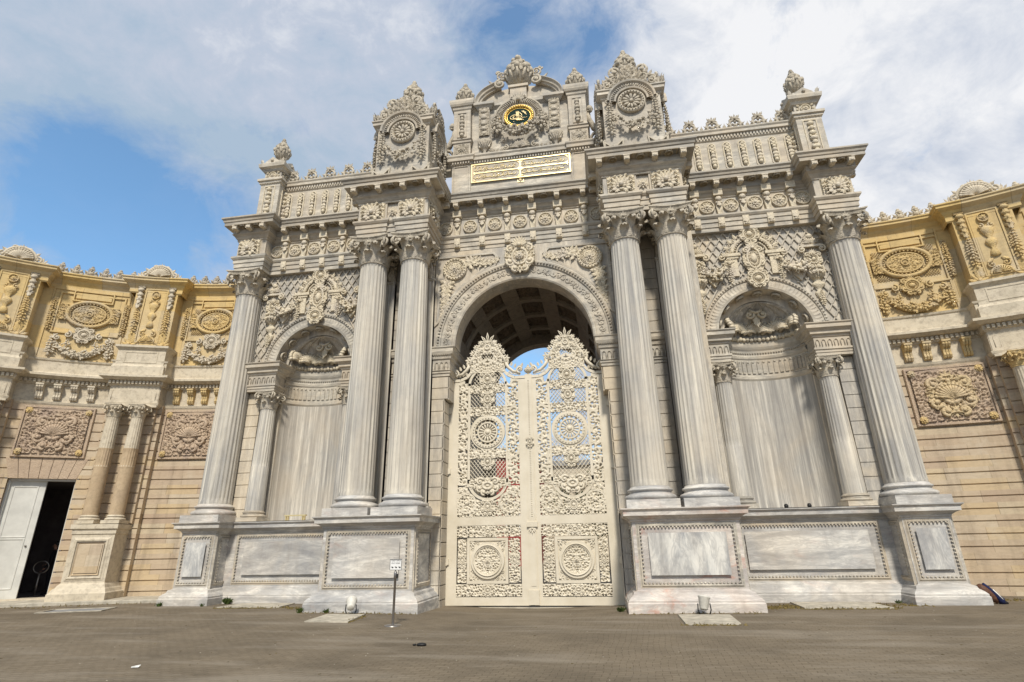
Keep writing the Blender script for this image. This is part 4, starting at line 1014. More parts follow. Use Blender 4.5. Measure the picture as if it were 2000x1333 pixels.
# ---- central attic
m=MB();m.box(-1.95,1.95,1.47,3.2,13.1,15.15)
for s in (-1,1):
    m.box(s*1.9,s*2.62,1.4,3.2,13.1,15.15)
    m.sweep([(s*2.26-.26,13.75),(s*2.26-.26,15.0),(s*2.26+.26,15.0),(s*2.26+.26,13.75)],[(0,0),(0,.03),(-.03,.03),(-.05,-.0)],True,'xz',1.4)
ap=[(-2.62,3.2),(-2.62,1.4),(-1.9,1.4),(-1.9,1.47),(1.9,1.47),(1.9,1.4),(2.62,1.4),(2.62,3.2)]
m.sweep(ap,[(0,13.1),(.14,13.1),(.14,13.4),(.1,13.45),(.1,13.55),(.03,13.6),(0,13.66)])
m.sweep(ap,[(0,15.08),(.04,15.1),(.04,15.2),(.14,15.22),(.14,15.34),(.18,15.4),(.18,15.46),(-.3,15.48)])
dentils(m,(-1.88,1.43,15.2),(1.88,1.43,15.2),.1,.055,.1,.06)
for s in (-1,1): dentils(m,(s*2.26-.36,1.36,15.2),(s*2.26+.36,1.36,15.2),.1,.055,.1,.06)
m.box(-1.9,1.9,1.6,3.0,15.4,18.0)
for s in (-1,1):
    X=s*2.26;m.box(X-.34,X+.34,1.42,2.4,15.4,17.95)
    q=[(X-.34,2.4),(X-.34,1.42),(X+.34,1.42),(X+.34,2.4)]
    m.sweep(q,[(0,16.12),(.04,16.16),(.04,16.24),(.08,16.28),(0,16.32)]);m.sweep(q,[(0,17.75),(.04,17.8),(.06,17.9),(.1,17.92),(.14,18.0),(.16,18.1),(.16,18.2),(-.3,18.22)])
    m.sweep([(X-.17,16.45),(X-.17,17.6),(X+.17,17.6),(X+.17,16.45)],[(0,0),(0,.03),(-.02,.03),(-.03,0)],True,'xz',1.42)
    # inner bracket pilaster
    X=s*1.38;m.box(X-.22,X+.22,1.48,1.7,15.9,17.85)
    m.sweep([(X-.25,1.9),(X-.25,1.48),(X+.25,1.48),(X+.25,1.9)],[(0,17.7),(.05,17.76),(.1,17.82),(.16,17.86),(.16,17.98),(-.2,18.0)])
m.sweep([(-1.9,1.6),(1.9,1.6)],[(0,17.75),(.05,17.8),(.12,17.86),(.12,17.98),(-.1,18.0)])
# tympanum and broken curved pediment
m.poly([(-1.62,17.98),(1.62,17.98)]+[(1.62*math.cos(t),17.98+.8*math.sin(t)) for t in np.linspace(.1,PI-.1,18)],1.62,2.4)
for s in (-1,1):
    P=[(s*1.68*math.cos(t),18.0+.98*math.sin(t)) for t in np.linspace(.0,1.12,14)]
    m.sweep(P,[(-.14,-.4),(-.14,.12),(-.08,.14),(-.06,.2),(.0,.22),(.06,.3),(.08,.3),(.08,-.4)],False,'xz',1.62,True,flip=s)
m.box(-.33,.33,1.45,2.1,17.9,18.62);m.box(-.4,.4,1.4,2.2,18.6,18.72)
for s in (-1,1): m.box(s*.36,s*.85,1.56,2.1,18.0,18.4)
C_=under(G,'central_attic',m,M['trim'])
for s in (-1,1):
    m=MB();X=s*1.38
    for z in (17.6,17.3,17.0,16.75): 
        for e in (-1,0,1): lf(m,X+e*.1,z,PI+e*.35,.36,1.4,1.46)
        m.blob((X,1.42,z-.04),(.16,.08,.1))
    m.put(relief(.42,1.4,6,.12,.06,.025),(X,1.47,17.1))
    m.lathe([(.03,15.6),(.08,15.66),(.05,15.74),(.12,15.82),(.26,16.08),(.29,16.2),(.25,16.24),(.01,16.25)],14,(X,1.55,0),sep=False,sy=.7)
    for q in range(7): t=PI*(q+.5)/7;m.tube([(X-.1*math.cos(t),1.55-.08*math.sin(t),15.82),(X-.27*math.cos(t),1.55-.2*math.sin(t),16.12)],.022,4)
    under(C_,'bracket_carving',m,M['carvg'])
    m=MB();spiral(m,s*.72,18.78,.22,1.7,-s,PI/2,.07,1.38);lf(m,s*1.0,18.95,s*.9,.3,1,1.5)
    under(C_,'pediment_scroll',m,M['carvg']);m=MB()
    X=s*2.26;m.put(rosette(.2,8,False),(X,1.4,15.8));m.put(relief(.56,.5,3,.13,.05,.022),(X,1.415,15.8));under(C_,'pier_flower',m,M['carvg']);m=MB()
    
    for z,q in ((17.45,.1),(17.3,.08),(17.15,.11),(16.98,.11),(16.82,.08),(16.66,.12),(16.52,.09)): m.blob((X,1.38,z),(q,.07,.09),8,5)
    under(C_,'pier_relief',m,M['carvg']);m=MB()
    # side scroll wing
    spiral(m,s*2.95,15.85,.3,1.6,s,PI/2,.07,1.75);m.tube([(s*2.62,1.75,17.3),(s*2.68,1.75,16.8),(s*2.85,1.75,16.35),(s*3.1,1.75,16.1)],[.09,.1,.12,.1],6);m.blob((s*2.72,1.7,17.25),.15);m.put(palmette(.2,5),(s*2.74,1.65,17.1))
    m.box(s*2.6,s*3.2,1.9,2.3,15.3,16.0)
    under(C_,'scroll_buttress',m,M['carvg'])
# framed oval with the gilt monogram
m=MB();cz=17.1
for s in (1,):
    for i in range(40):
        t=-.35+(PI+.7)*i/39;m.tube([(.64*math.cos(t),1.46,cz+.58*math.sin(t)),(.78*math.cos(t),1.38,cz+.72*math.sin(t)),(.92*math.cos(t),1.42,cz+.86*math.sin(t))],[.02,.028,.02],4)
    a=np.linspace(-.4,PI+.4,30);m.tube(np.stack([.95*np.cos(a),np.full(30,1.44),cz+.9*np.sin(a)],1),.05,6);m.tube(np.stack([.62*np.cos(a),np.full(30,1.44),cz+.57*np.sin(a)],1),.04,6)
m.put(palmette(.42,9),(0,1.4,cz+.78));
for s in (-1,1): spiral(m,s*.28,cz+.86,.14,1.4,s,PI/2,.045,1.42);m.put(drop(.75,.2,4+s),(s*.85,1.46,cz+.1));m.put(foliage(.3,.9,5+s,.14,.02),(s*.98,1.55,cz-.3))
m.put(swag(1.6,.42,.25,11),(0,1.46,cz-.42));m.put(swag(1.2,.3,.2,12),(0,1.4,cz-.5));m.put(shell(.36,9,1.45),(0,1.48,15.62))
for s in (-1,1): spiral(m,s*.55,15.75,.13,1.4,s,PI/2,.04,1.5);m.put(foliage(.7,.3,8,.14,.02,sym=False),(s*.85,1.55,15.66));m.put(palmette(.2,5),(s*.62,1.5,16.1),(0,s*.7,0))
under(C_,'oval_surround',m,M['carvg'])
m=MB();a=np.linspace(0,2*PI,49)
m.tube(np.stack([.545*np.cos(a),np.full(49,1.42),cz+.5*np.sin(a)],1),.055,8,False)
for i in range(36): t=2*PI*i/36;m.blob((.55*math.cos(t),1.365,cz+.505*math.sin(t)),.03,6,3)
m.tube(np.stack([.46*np.cos(a),np.full(49,1.43),cz+.4*np.sin(a)],1),.014,5,False)
fr=under(C_,'gilt_oval_frame',m,M['gold'])
m=MB();m.add([(.5*math.cos(t),1.435,cz+.45*math.sin(t)) for t in a[:-1]],np.array([list(range(48))]));m.box(-.3,.3,1.44,1.6,cz-.2,cz+.2);under(fr,'oval_field',m,M['green'])
m=MB()
def stroke(pts,w=.014,y=1.42):
    P=np.array([(x,y,cz+z) for x,z in pts]);
    # smooth by catmull
    Q=[]
    for i in range(len(P)-1):
        p0=P[max(i-1,0)];p1=P[i];p2=P[i+1];p3=P[min(i+2,len(P)-1)]
        for t in np.linspace(0,1,5)[:-1]: Q.append(.5*((2*p1)+(-p0+p2)*t+(2*p0-5*p1+4*p2-p3)*t*t+(-p0+3*p1-3*p2+p3)*t**3))
    Q.append(P[-1]);n=len(Q);t=np.linspace(0,1,n);m.tube(Q,w*(.45+.8*np.sin(PI*t)),5)
stroke([(.34,-.08),(.15,-.08),(.04,.03),(-.12,.1),(-.28,.05),(-.34,-.04),(-.24,-.12),(-.07,-.11),(.08,-.06)],.013)
stroke([(.02,-.02),(-.1,.05),(-.22,.0),(-.2,-.08),(-.05,-.07),(.05,-.03)],.014)
for x in (-.1,-.06,-.02): stroke([(x,.27),(x+.005,.15),(x+.01,-.05)],.014)
stroke([(-.02,.25),(.05,.15),(.12,.05),(.1,-.05)],.014)
for i in range(5): stroke([(-.14+.05*i,-.08),(-.1+.05*i,-.15-.01*i),(-.03+.04*i,-.18),(.06+.02*i,-.14)],.02)
m.blob((-.03,1.42,-.14+cz),(.06,.02,.04))
stroke([(.1,.24),(.16,.2),(.24,.14),(.3,.03)],.02)
for x,z in ((.14,.23),(.18,.16),(.2,.23),(.24,.1),(.27,.16),(.29,.05)): m.blob((x,1.42,cz+z),(.03,.015,.025))
m.blob((-.2,1.42,cz-.22),(.022,.012,.02));m.blob((.18,1.42,cz-.19),(.022,.012,.02))
under(fr,'gilt_monogram',m,M['goldp'])
# inscription panel
m=MB();m.box(-1.83,1.83,1.425,1.47,14.28,15.02);ip=under(C_,'inscription_panel',m,M['trim'])
m=MB();yy=1.425
m.sweep([(-1.83,14.28),(-1.83,15.02),(1.83,15.02),(1.83,14.28)],[(0,0),(0,.03),(-.045,.03),(-.045,0)],True,'xz',yy)
m.box(-1.79,1.79,yy-.025,yy,14.628,14.668);m.box(-.02,.02,yy-.026,yy,14.3,15.0)
R=random.Random(21)
for cx in (-.905,.905):
    for zc in (14.475,14.825):
        for sx in (-1,1):
            for sz in (-1,1):
                # rounded cartouche corners
                Q=[(sx*.865,sz*.155),(sx*.865,sz*.05)]+[(sx*(.865-.1+.1*math.cos(t)),sz*(.05+.1*math.sin(t))) for t in np.linspace(.2,PI/2,4)]
                pts=[(cx+a_,zc+b_) for a_,b_ in Q]
                m.poly(pts if sx*sz>0 else pts[::-1],yy-.022,yy)
        # flowing script
        x=.76
        while x>-.78:
            kind=R.random();w_=R.uniform(.1,.2);q=[]
            if kind<.35: q=[(x,.06),(x-.03,-.03),(x-w_*.6,-.07),(x-w_,-.02),(x-w_-.01,.05)]
            elif kind<.55: q=[(x,R.uniform(.08,.12)),(x-.015,.02),(x-.02,-.06)];w_=.05
            elif kind<.75: q=[(x,0),(x-.05,.05),(x-.09,.0),(x-.05,-.06),(x-.16,-.09)]
            else: q=[(x,.0),(x-.06,-.03),(x-.2,-.03),(x-.3,.02)];w_=.26
            P=np.array([(cx+a_,yy-.012,zc+b_) for a_,b_ in q]);n=len(P);m.tube(P,.0125*(1.15-.4*np.abs(np.linspace(-1,1,n))),4)
            if R.random()<.7: m.blob((cx+x-.04,yy-.01,zc+R.choice((-.1,.1))),(.014,.01,.014),5,3)
            if R.random()<.5: m.tube([(cx+x-.02,yy-.012,zc+.11),(cx+x-.07,yy-.012,zc+.07)],.009,4)
            x-=w_*.62+.015
m.sweep([(-.11,14.08),(-.11,14.24),(.11,14.24),(.11,14.08)],[(.02,0),(.02,.02),(-.01,.02),(-.01,0)],True,'xz',1.47)
m.put(rosette(.07,8,False),(0,1.46,14.16))
under(ip,'gilt_lettering',m,M['goldp'])
for s in (-1,1): under(C_,'urn',urn_m,None,loc=(s*2.26,1.85,18.2))
m=urn(1.9,.56,4,10)
for s in (-1,1):
    spiral(m,s*.72,.95,.2,1.6,s,-PI/2,.05,0);m.tube([(s*.5,0,1.0),(s*.62,0,.72),(s*.8,0,.78)],[.06,.07,.05],6);spiral(m,s*.88,1.12,.1,1.3,-s,0,.04,0)
for i in range(26):
    R=random.Random(i+50);a=R.uniform(0,6.28);z=R.uniform(1.0,1.6);q=.5*(1-(z-1.0)*.9);m.blob((q*math.cos(a),q*math.sin(a),z),R.uniform(.07,.13))
under(C_,'urn',m,M['carvg'],loc=(0,1.8,18.7))
#GATE_END
# ================================================================== GATE LEAVES
def lattice(m,x0,x1,z0,z1,step,y,w=.011,clip=None):
    for d in (-1,1):
        k=-60
        for k in range(-60,60):
            c=k*step;seg=None
            # x - d*z*1.15 = c
            zz=np.linspace(z0,z1,40);xx=c+d*(zz-z0)*.82
            run=[]
            for q in range(40):
                ok=x0<=xx[q]<=x1 and (clip is None or clip(xx[q],zz[q]))
                if ok: run.append((xx[q],y,zz[q]))
                if (not ok or q==39):
                    if len(run)>1: m.tube([run[0],run[-1]],w,4)
                    run=[]
def flatring(m,cx,cz,r0,r1,y0,y1,n=36,a0=0,a1=2*PI):
    a=np.linspace(a0,a1,n+1)
    for rr,yy,r2,y2 in ((r0,y0,r1,y0),(r1,y0,r1,y1),(r0,y0,r0,y1),(r0,y1,r1,y1)):
        A=np.stack([cx+rr*np.cos(a),np.full(n+1,yy),cz+rr*np.sin(a)],1);B=np.stack([cx+r2*np.cos(a),np.full(n+1,y2),cz+r2*np.sin(a)],1);i=np.arange(n)
        m.add(np.concatenate([A,B]),np.stack([i,i+1,i+n+2,i+n+1],1))
def gate_leaf(sx,label):
    g=empty('gate_leaf',label,'gate',(sx*2.48,1.68,-.1),'openwork gate leaves in the archway')
    fm=lambda q:q if sx>0 else q.map(lambda V:V*np.array([-1,1,1]))
    Y=1.65;y0,y1=Y-.04,Y+.04
    fr=MB();B=-.1;T=6.5
    fr.box(2.24,2.565,y0,y1,B,6.3);fr.box(2.24,2.5,y0+.001,y1-.001,6.3,6.55);fr.box(.06,.3,y0,y1,B,6.55);fr.box(.3,2.24,y0,y1,B,.12);fr.box(.3,2.24,y0,y1,2.07,2.33)
    # inner fixed frames
    ix0,ix1=.68,1.9;c=1.3
    for x in (ix0,ix1): fr.box(x-.04,x+.04,y0+.005,y1-.005,3.3,6.5)
    for sgn in (-1,1): fr.box(c+sgn*.6,c+sgn*.72,y0+.004,y1-.004,3.2,3.3)
    flatring(fr,c,3.42,.56,.64,y0+.005,y1-.005,24,PI,2*PI)
    flatring(fr,c,6.42,.56,.64,y0+.005,y1-.005,24,0,PI)
    # square of the lower panel
    for a,b,cc,d in ((.69,1.92,.47,.55),(.69,1.92,1.64,1.72)): fr.box(a,b,y0-.01,y1,cc,d)
    for a,b in ((.69,.77),(1.84,1.92)): fr.box(a,b,y0-.01,y1,.55,1.64)
    # curved top rail
    P=[(2.5,6.62),(2.2,6.62),(1.98,6.72),(1.82,6.9),(1.7,7.12),(1.3,7.3),(.9,7.12),(.78,6.9),(.62,6.72),(.4,6.62),(.06,6.62)]
    for i in range(len(P)-1):
        a,b=np.array(P[i]),np.array(P[i+1]);u=(b-a)/np.hypot(*(b-a));nn=np.array([u[1],-u[0]])*.045
        q=[a-nn,a+nn,b+nn,b-nn];fr.poly([tuple(v) for v in q][::-1],y0-.005,y1-.005)
    for x0_,x1_ in ((2.06,2.24),(.3,.54)): fr.poly([(x0_,6.45),(x1_,6.45),(x1_,6.6),(x0_,6.6)],y0+.01,y1-.01)
    under(g,'frame',fm(fr),M['paint'])
    # lattice fields
    m=MB();hole=lambda x,z:math.hypot(x-c,z-4.87)>.5 and abs(x-c)<.6 and (z<6.42 or math.hypot(x-c,z-6.42)<.58) and (z>3.42 or math.hypot(x-c,z-3.42)<.58)
    lattice(m,c-.6,c+.6,3.0,6.95,.115,Y,.012,hole);under(g,'lattice',fm(m),M['paint'])
    # medallion with radiating slots
    m=MB();flatring(m,c,4.87,.4,.5,y0-.03,y1);flatring(m,c,4.87,.28,.33,y0-.015,y1);m.blob((c,y0,4.87),(.075,.05,.075),10,6);flatring(m,c,4.87,0,.12,y0,y1,16)
    for i in range(30): a=2*PI*i/30;m.blob((c+.45*math.cos(a),y0-.04,4.87+.45*math.sin(a)),.022,6,3)
    for i in range(16):
        a=2*PI*i/16;m.tube([(c+.1*math.cos(a),Y,4.87+.1*math.sin(a)),(c+.2*math.cos(a),Y-.01,4.87+.2*math.sin(a)),(c+.3*math.cos(a),Y,4.87+.3*math.sin(a))],[.024,.034,.046],5)
        a+=PI/16;m.tube([(c+.33*math.cos(a),Y,4.87+.33*math.sin(a)),(c+.41*math.cos(a),Y,4.87+.41*math.sin(a))],[.03,.042],4)
    flatring(m,c,4.87,.5,.56,y0+.0,y1)
    under(g,'medallion',fm(m),M['paint'])
    # pierced disc of the lower panel
    m=MB();flatring(m,c,1.1,.37,.5,y0-.04,y1);ring(m,c,1.1,.42,.02,y0-.05);flatring(m,c,1.1,.0,.09,y0-.02,y1,12)
    m.put(relief(.8,.8,5,.14,.05,.015,-.25,True,lambda x,z:math.hypot(x,z)<.385,.05),(c,Y-.01,1.1));m.put(rosette(.13,6,False),(c,Y-.04,1.1))
    back=MB();back.box(.77,.9,Y,y1,.55,1.64);back.box(1.7,1.84,Y,y1,.55,1.64)
    # spandrels of the square (solid)
    a=np.linspace(0,2*PI,41)
    for i in range(40):
        def ext(t):
            cx_,sz_=math.cos(t),math.sin(t);k_=.545/max(abs(cx_),abs(sz_));return (c+k_*cx_,1.1+k_*sz_)
        p,q=(c+.48*math.cos(a[i]),1.1+.48*math.sin(a[i])),(c+.48*math.cos(a[i+1]),1.1+.48*math.sin(a[i+1]));r_,s_=ext(a[i+1]),ext(a[i])
        m.add([(p[0],Y-.01,p[1]),(q[0],Y-.01,q[1]),(r_[0],Y-.01,r_[1]),(s_[0],Y-.01,s_[1])],np.array([[0,1,2,3]]))
    for ex in (-1,1):
        for ez in (-1,1): m.put(palmette(.16,5),(c+ex*.5,Y-.02,1.1+ez*.5),(0,math.atan2(-ex,-ez),0));spiral(m,c+ex*.44,1.1+ez*.3,.06,1.2,ex,0,.014,Y-.02);spiral(m,c+ex*.3,1.1+ez*.47,.06,1.2,ex,0,.014,Y-.02)
    under(g,'pierced_disc',fm(m),M['paint'])
    # scrollwork, outer bands
    m=MB()
    def band(x0,x1,z0,z1,seed,cell=.2,clip=None):
        cx,cz=(x0+x1)/2,(z0+z1)/2;m.put(relief(x1-x0,z1-z0,seed,cell,.05,.0145,-.08,x1-x0>1,(lambda x,z:clip(x+cx,z+cz)) if clip else None,.05),(cx,Y,cz))
    band(1.94,2.25,3.25,6.5,21,.27);band(.29,.66,3.25,6.5,22,.27)
    # lower third of the upper panel
    clipC=lambda x,z:(z<3.2 and math.hypot(x-c,z-3.42)>.68) and not(abs(x-c)<.6 and z>3.1)
    band(.3,2.24,2.33,3.25,7,.2,clipC)
    for e in (-1,1):
        flatring(m,c+e*.66,2.72,.25,.31,y0-.01,y1-.02,24);spiral(m,c+e*.66,2.72,.2,1.3,e,PI/2,.035,Y)
        for a in np.linspace(0,5.5,6): lf(m,c+e*.66+.1*math.sin(a),2.72+.1*math.cos(a),a,.16,1.2,Y)
    m.put(cartouche(.4,.5,.2,3),(c,Y-.0,2.6))
    # inside the inner frame: leafy supports round the medallion
    for z,fl_ in ((5.55,1),(4.2,-1),(6.3,1),(3.3,1)):
        m.put(relief(1.16,.3,int(z*3),.17,.05,.016,-.05,back=.04),(c,Y,z))
    m.put(cartouche(.5,.6,.2,3),(c,Y,6.62));m.put(cartouche(.42,.5,.18,5),(c,Y,5.95));m.put(cartouche(.4,.5,.2,7),(c,Y,3.95));m.put(cartouche(.7,.5,.15,8),(c,Y,3.22))
    # lower panel bands
    out=lambda x,z:not(.69<x<1.92 and .47<z<1.72)
    band(.3,2.24,1.74,2.06,11,.15);band(.3,2.24,.14,.46,13,.15);band(.34,.67,.5,1.7,15,.15);band(1.94,2.2,.5,1.7,17,.15)
    for z in (.3,1.9): m.put(cartouche(.34,.3,.2,5),(c,Y,z))
    for x in (.5,2.07): m.put(cartouche(.26,.4,.2,5),(x,Y,1.1))
    under(g,'scrollwork',fm(m),M['paint'])
    # crest
    m=MB()
    for i in range(9):
        a=(i/8-.5)*2.4;P=[(c+.08*math.sin(a),Y,7.83+.08*math.cos(a)),(c+(.26-.03*abs(a))*math.sin(a-.12),Y,7.83+(.28-.03*abs(a))*math.cos(a-.12)),(c+(.42-.07*abs(a))*math.sin(a),Y-.01,7.83+(.42-.07*abs(a))*math.cos(a)),(c+(.26-.03*abs(a))*math.sin(a+.12),Y,7.83+(.28-.03*abs(a))*math.cos(a+.12)),(c+.08*math.sin(a),Y,7.83+.08*math.cos(a))]
        if i%2==0: m.tube(P,.024,5)
    m.put(cartouche(.5,.5,.12,3),(c,Y,7.72));
    flatring(m,c,7.38,.2,.27,y0,y1-.02,24);lattice(m,c-.2,c+.2,7.18,7.58,.09,Y,.012,lambda x,z:math.hypot(x-c,z-7.38)<.22)
    for i in range(14):
        a=-.6+(PI+1.2)*i/13;
        if abs(a-PI/2)>.35: m.tube([(c+.28*math.cos(a),Y,7.36+.28*math.sin(a)),(c+.42*math.cos(a),Y,7.36+.4*math.sin(a))],[.02,.035],5)
    for e in (-1,1):
        P=[(c+e*.1,Y,7.92),(c+e*.3,Y,7.75),(c+e*.42,Y,7.5),(c+e*.55,Y,7.32),(c+e*.6,Y,7.12)];m.tube(P,[.03,.05,.055,.05,.06],6)
        for x,z,q in ((.5,7.55,.1),(.62,7.3,.12),(.4,7.75,.08),(.25,7.9,.07)): spiral(m,c+e*x,z,q,1.3,e,PI/2,.03,Y);[lf(m,c+e*x,z,a,q*1.4,1.2,Y) for a in (e*.5,e*1.5,e*2.4)]
        # sweeping scrolls down to the ends
        P=[(c+e*.6,Y,7.15),(c+e*.7,Y,6.98),(c+e*.85,Y,6.84),(c+e*1.0,Y,6.8)];m.tube(P,[.06,.06,.055,.05],6)
        spiral(m,c+e*1.08,6.88,.12,1.4,-e,-PI/2,.04,Y-.02);lf(m,c+e*1.1,6.95,e*.5,.2,1.3,Y)
        for q in range(4): lf(m,c+e*(.66+.12*q),7.1-.07*q,e*.3,.17,1.3,Y);spiral(m,c+e*(.72+.11*q),6.82-.02*q,.06,1.2,e,0,.02,Y)
    m.put(relief(1.16,.36,4,.16,.05,.016,-.2,back=.04),(c,Y,7.02));m.put(relief(.8,.4,6,.15,.05,.016,-.3,back=.04,clip=lambda x,z:abs(x)<.38-.5*z),(c,Y,7.7));m.put(relief(1.0,.3,16,.15,.05,.016,-.3,back=.04,clip=lambda x,z:math.hypot(x,z+.0)>.22),(c,Y,7.34))
    under(g,'crest',fm(m),M['paint'])
    for z in (1.07,3.7,5.6): 
        h=MB();h.box(2.47,2.56,y0-.05,y0+.02,z-.08,z+.08);h.lathe([(.035,-.1),(.035,.1)],8,(2.545,y0-.04,z));under(g,'hinge',fm(h),M['paint'])
    if sx<0:
        m=MB();m.box(-.06,.16,y0-.03,y0+.01,-.08,6.7);m.box(-.11,.21,y0-.07,y0,2.0,2.14);m.box(-.1,.2,y0-.06,y0,-.08,.3);m.put(cartouche(.24,.36,.2,2),(.05,y0-.03,4.5));m.put(palmette(.16,5),(.05,y0-.05,1.95),(0,PI,0))
        m.put(urn(.35,.12),(.05,Y-.02,6.68));m.box(-.02,.12,y0-.042,y0-.03,.4,6.6)
        for i in range(80): m.blob((.05,y0-.045,2.3+i*.053),(.03,.012,.018),6,3)
        under(g,'astragal',m,M['paint'])
    return g
gate_leaf(-1,'left leaf of the cream openwork gate, carrying the tall carved strip over the seam')
gate_leaf(1,'right leaf of the cream openwork gate, closed against the central strip')
#LEAF_END
# ================================================================== CURVED WINGS (unrolled, then bent)
RW=12.6
X=lambda deg:rad(deg)*RW
def xs(a,b,st=.12):
    n=max(2,int(abs(b-a)/st)+1);return np.linspace(a,b,n)
def strip(m,a,b,prof,out=0):
    """horizontal moulding along the wall, a..b arc metres"""
    m.sweep([(x,-out) for x in xs(a,b)],prof,smooth=True)
def cap_end(m,a,b,y,z0,z1): m.box(a,b,-y,0,z0,z1)
def mk_wing(sg,door):
    L=sg<0
    W=empty('palace_wall','left curved sandstone wall with the open white door' if L else 'right curved sandstone wall running out of the picture','wall')
    def put(name,m,mt,parent=None,**k): return under(parent or W,name,m.bend(RW,10.5,-9.6,sg),mt,**k)
    E=X(48);S=X(1.5)
    # lower rusticated wall
    m=MB();course=.33
    def courses(a,b,z0,z1,out):
        n=max(1,round((z1-z0)/course));h=(z1-z0)/n;pr=[]
        for i in range(n):
            z=z0+i*h;pr+=[(-.045,z),(-.045,z+.014),(0,z+.026),(0,z+h-.018),(-.045,z+h-.008)]
        m.sweep([(x,-out) for x in xs(a,b)],pr+[(-.045,z1)],smooth=True)
    dA,dB=X(26.3),X(35.1)
    if door:
        courses(S,dA,-.1,6.6,0);courses(dB,E,-.1,6.6,0);courses(dA,dB,4.62,6.6,0)
        for x in (dA,dB): m.box(x-.0,x+.001,0,.7,-.1,3.95)
        for a,b in ((dA-.01,dA),(dB,dB+.01)): m.box(a,b,.0,.7,-.1,3.95)
    else: courses(S,E,-.1,6.6,0)
    for p in ((15.6,24.2),(37.2,46.)):   # pilaster strips behind the column pairs
        a,b=X(p[0]),X(p[1]);courses(a,b,-.1,6.6,.2)
        for x in (a,b): m.box(x-.002,x+.002,-.2,0,-.1,6.6)
        a2,b2=a+.16,b-.16;courses(a2,b2,2.4,6.5,.32)
        for x in (a2,b2): m.box(x-.002,x+.002,-.32,-.2,2.4,6.5)
    w=put('wall',m,M['tan'])
    # back face
    m=MB();m.sweep([(x,.75) for x in xs(S,E,.4)],[(0,-.1),(0,11.5)],smooth=True) if not door else None
    if not door: put('wall_back',m,M['tan'])
    # band with brackets, dentil cornice
    def ress(prof,extra=.5):
        a1,b1,a2,b2=X(15.9),X(23.9),X(37.5),X(45.6)
        path=[(x,0) for x in xs(S,a1)]+[(x,-extra) for x in xs(a1,b1)]+[(x,0) for x in xs(b1,a2)]+[(x,-extra) for x in xs(a2,b2)]+[(x,0) for x in xs(b2,E)]
        q=MB();q.sweep(path,prof);return q
    m=ress([(0,6.5),(.03,6.55),(.05,6.62),(.0,6.64),(.0,7.22),(.05,7.24),(.05,7.28)],.48)
    for a,b in ((X(15.9),X(23.9)),(X(37.5),X(45.6))):
        m.box(a+.02,b-.02,-.5,0,6.46,7.28)
        n=9
        for i in range(n):
            x=a+.1+(b-a-.2)*(i+.5)/n;P=arcpts(x,7.02,.07,PI,0,6,-.5);m.tube([(x-.07,-.5,6.72)]+[tuple(p) for p in P]+[(x+.07,-.5,6.72)],.018,4)
    put('entablature_band',m,M['ledge'])
    m=ress([(0,7.24),(.08,7.28),(.08,7.42),(.2,7.44),(.3,7.5),(.34,7.52),(.34,7.6),(.1,7.66),(.08,7.7),(.08,8.1),(.12,8.14),(.14,8.2),(0,8.22)],.5)
    n=int((E-S)/.13)
    for i in range(n):
        x=S+(E-S)*(i+.5)/n;d=math.degrees(x/RW);o=.5 if (15.9<d<23.9 or 37.5<d<45.6) else 0
        m.box(x-.036,x+.036,-o-.16,-o-.06,7.3,7.41)
    put('cornice',m,M['ledge'])
    br=MB();br.poly([(-.1,7.22),(.1,7.22),(.1,6.72),(-.1,6.72)],-.06,0)
    Q=[(-.26,7.22),(-.26,7.1),(-.2,7.02),(-.14,6.98),(-.12,6.86),(-.14,6.78),(-.1,6.7),(-.04,6.68),(0,6.68),(0,7.22)]
    for e in (-.075,0,.075):
        g=MB();g.poly([(a,b) for a,b in Q],-.028,.028);br.put(g,(e,0,0),(0,0,-PI/2) ) if False else br.add([(e+q_,a,b) for q_ in (-.03,.03) for a,b in Q],[np.array([list(range(len(Q)))]),np.array([list(range(len(Q),2*len(Q)))[::-1]]),np.array([[i,(i+1)%len(Q),(i+1)%len(Q)+len(Q),i+len(Q)] for i in range(len(Q))])])
    br.box(-.12,.12,-.28,0,7.18,7.24)
    for d in (6.8,9.15,11.5,13.9,27.1,29.5,31.8,34.2):
        mm=MB().put(br,(X(d),0,0));put('bracket',mm,M['tanc'] if (d<15)==(L or d<15) and d<15 else M['ledge'])
    # upper wall
    m=MB();strip(m,S,E,[(0,8.15),(0,11.36)]);put('upper_wall',m,M['sand'])
    # panels in bays
    for ca,(a,b) in ((9.8,(4.6,15.0)),(30.4,(24.7,36.6))):
        m=MB();a,b=X(a),X(b)
        def rect(a,b,z0,z1,pr):
            m.sweep([(a,z) for z in (z0,z1)]+[(x,z1) for x in xs(a,b,.2)[1:-1]]+[(b,z1),(b,z0)]+[(x,z0) for x in xs(a,b,.2)[1:-1][::-1]],pr,True,'xz',0)
        rect(a+.1,b-.1,8.28,11.0,[(0,0),(0,.04),(-.05,.04),(-.07,.0)])
        cc=X(ca);hw=1.02
        rect(cc-hw,cc+hw,9.3,10.85,[(0,0),(0,.06),(-.05,.06),(-.07,.02)])
        rect(cc-.62,cc+.62,10.62,10.98,[(0,0.),(0,.08),(-.04,.08),(-.05,.03)])
        m.box(cc-.58,cc+.58,-.05,0,10.7,10.93)
        o=put('wall_panel',m,M['sand'])
        m=MB();aa=np.linspace(0,2*PI,41)
        m.tube(np.stack([cc+.72*np.cos(aa),np.full(41,-.06),10.08+.5*np.sin(aa)],1),.07,6,False);m.tube(np.stack([cc+.52*np.cos(aa),np.full(41,-.06),10.08+.35*np.sin(aa)],1),.03,5,False)
        for i in range(34): t=2*PI*i/34;m.blob((cc+.62*math.cos(t),-.08,10.08+.42*math.sin(t)),.032,6,3)
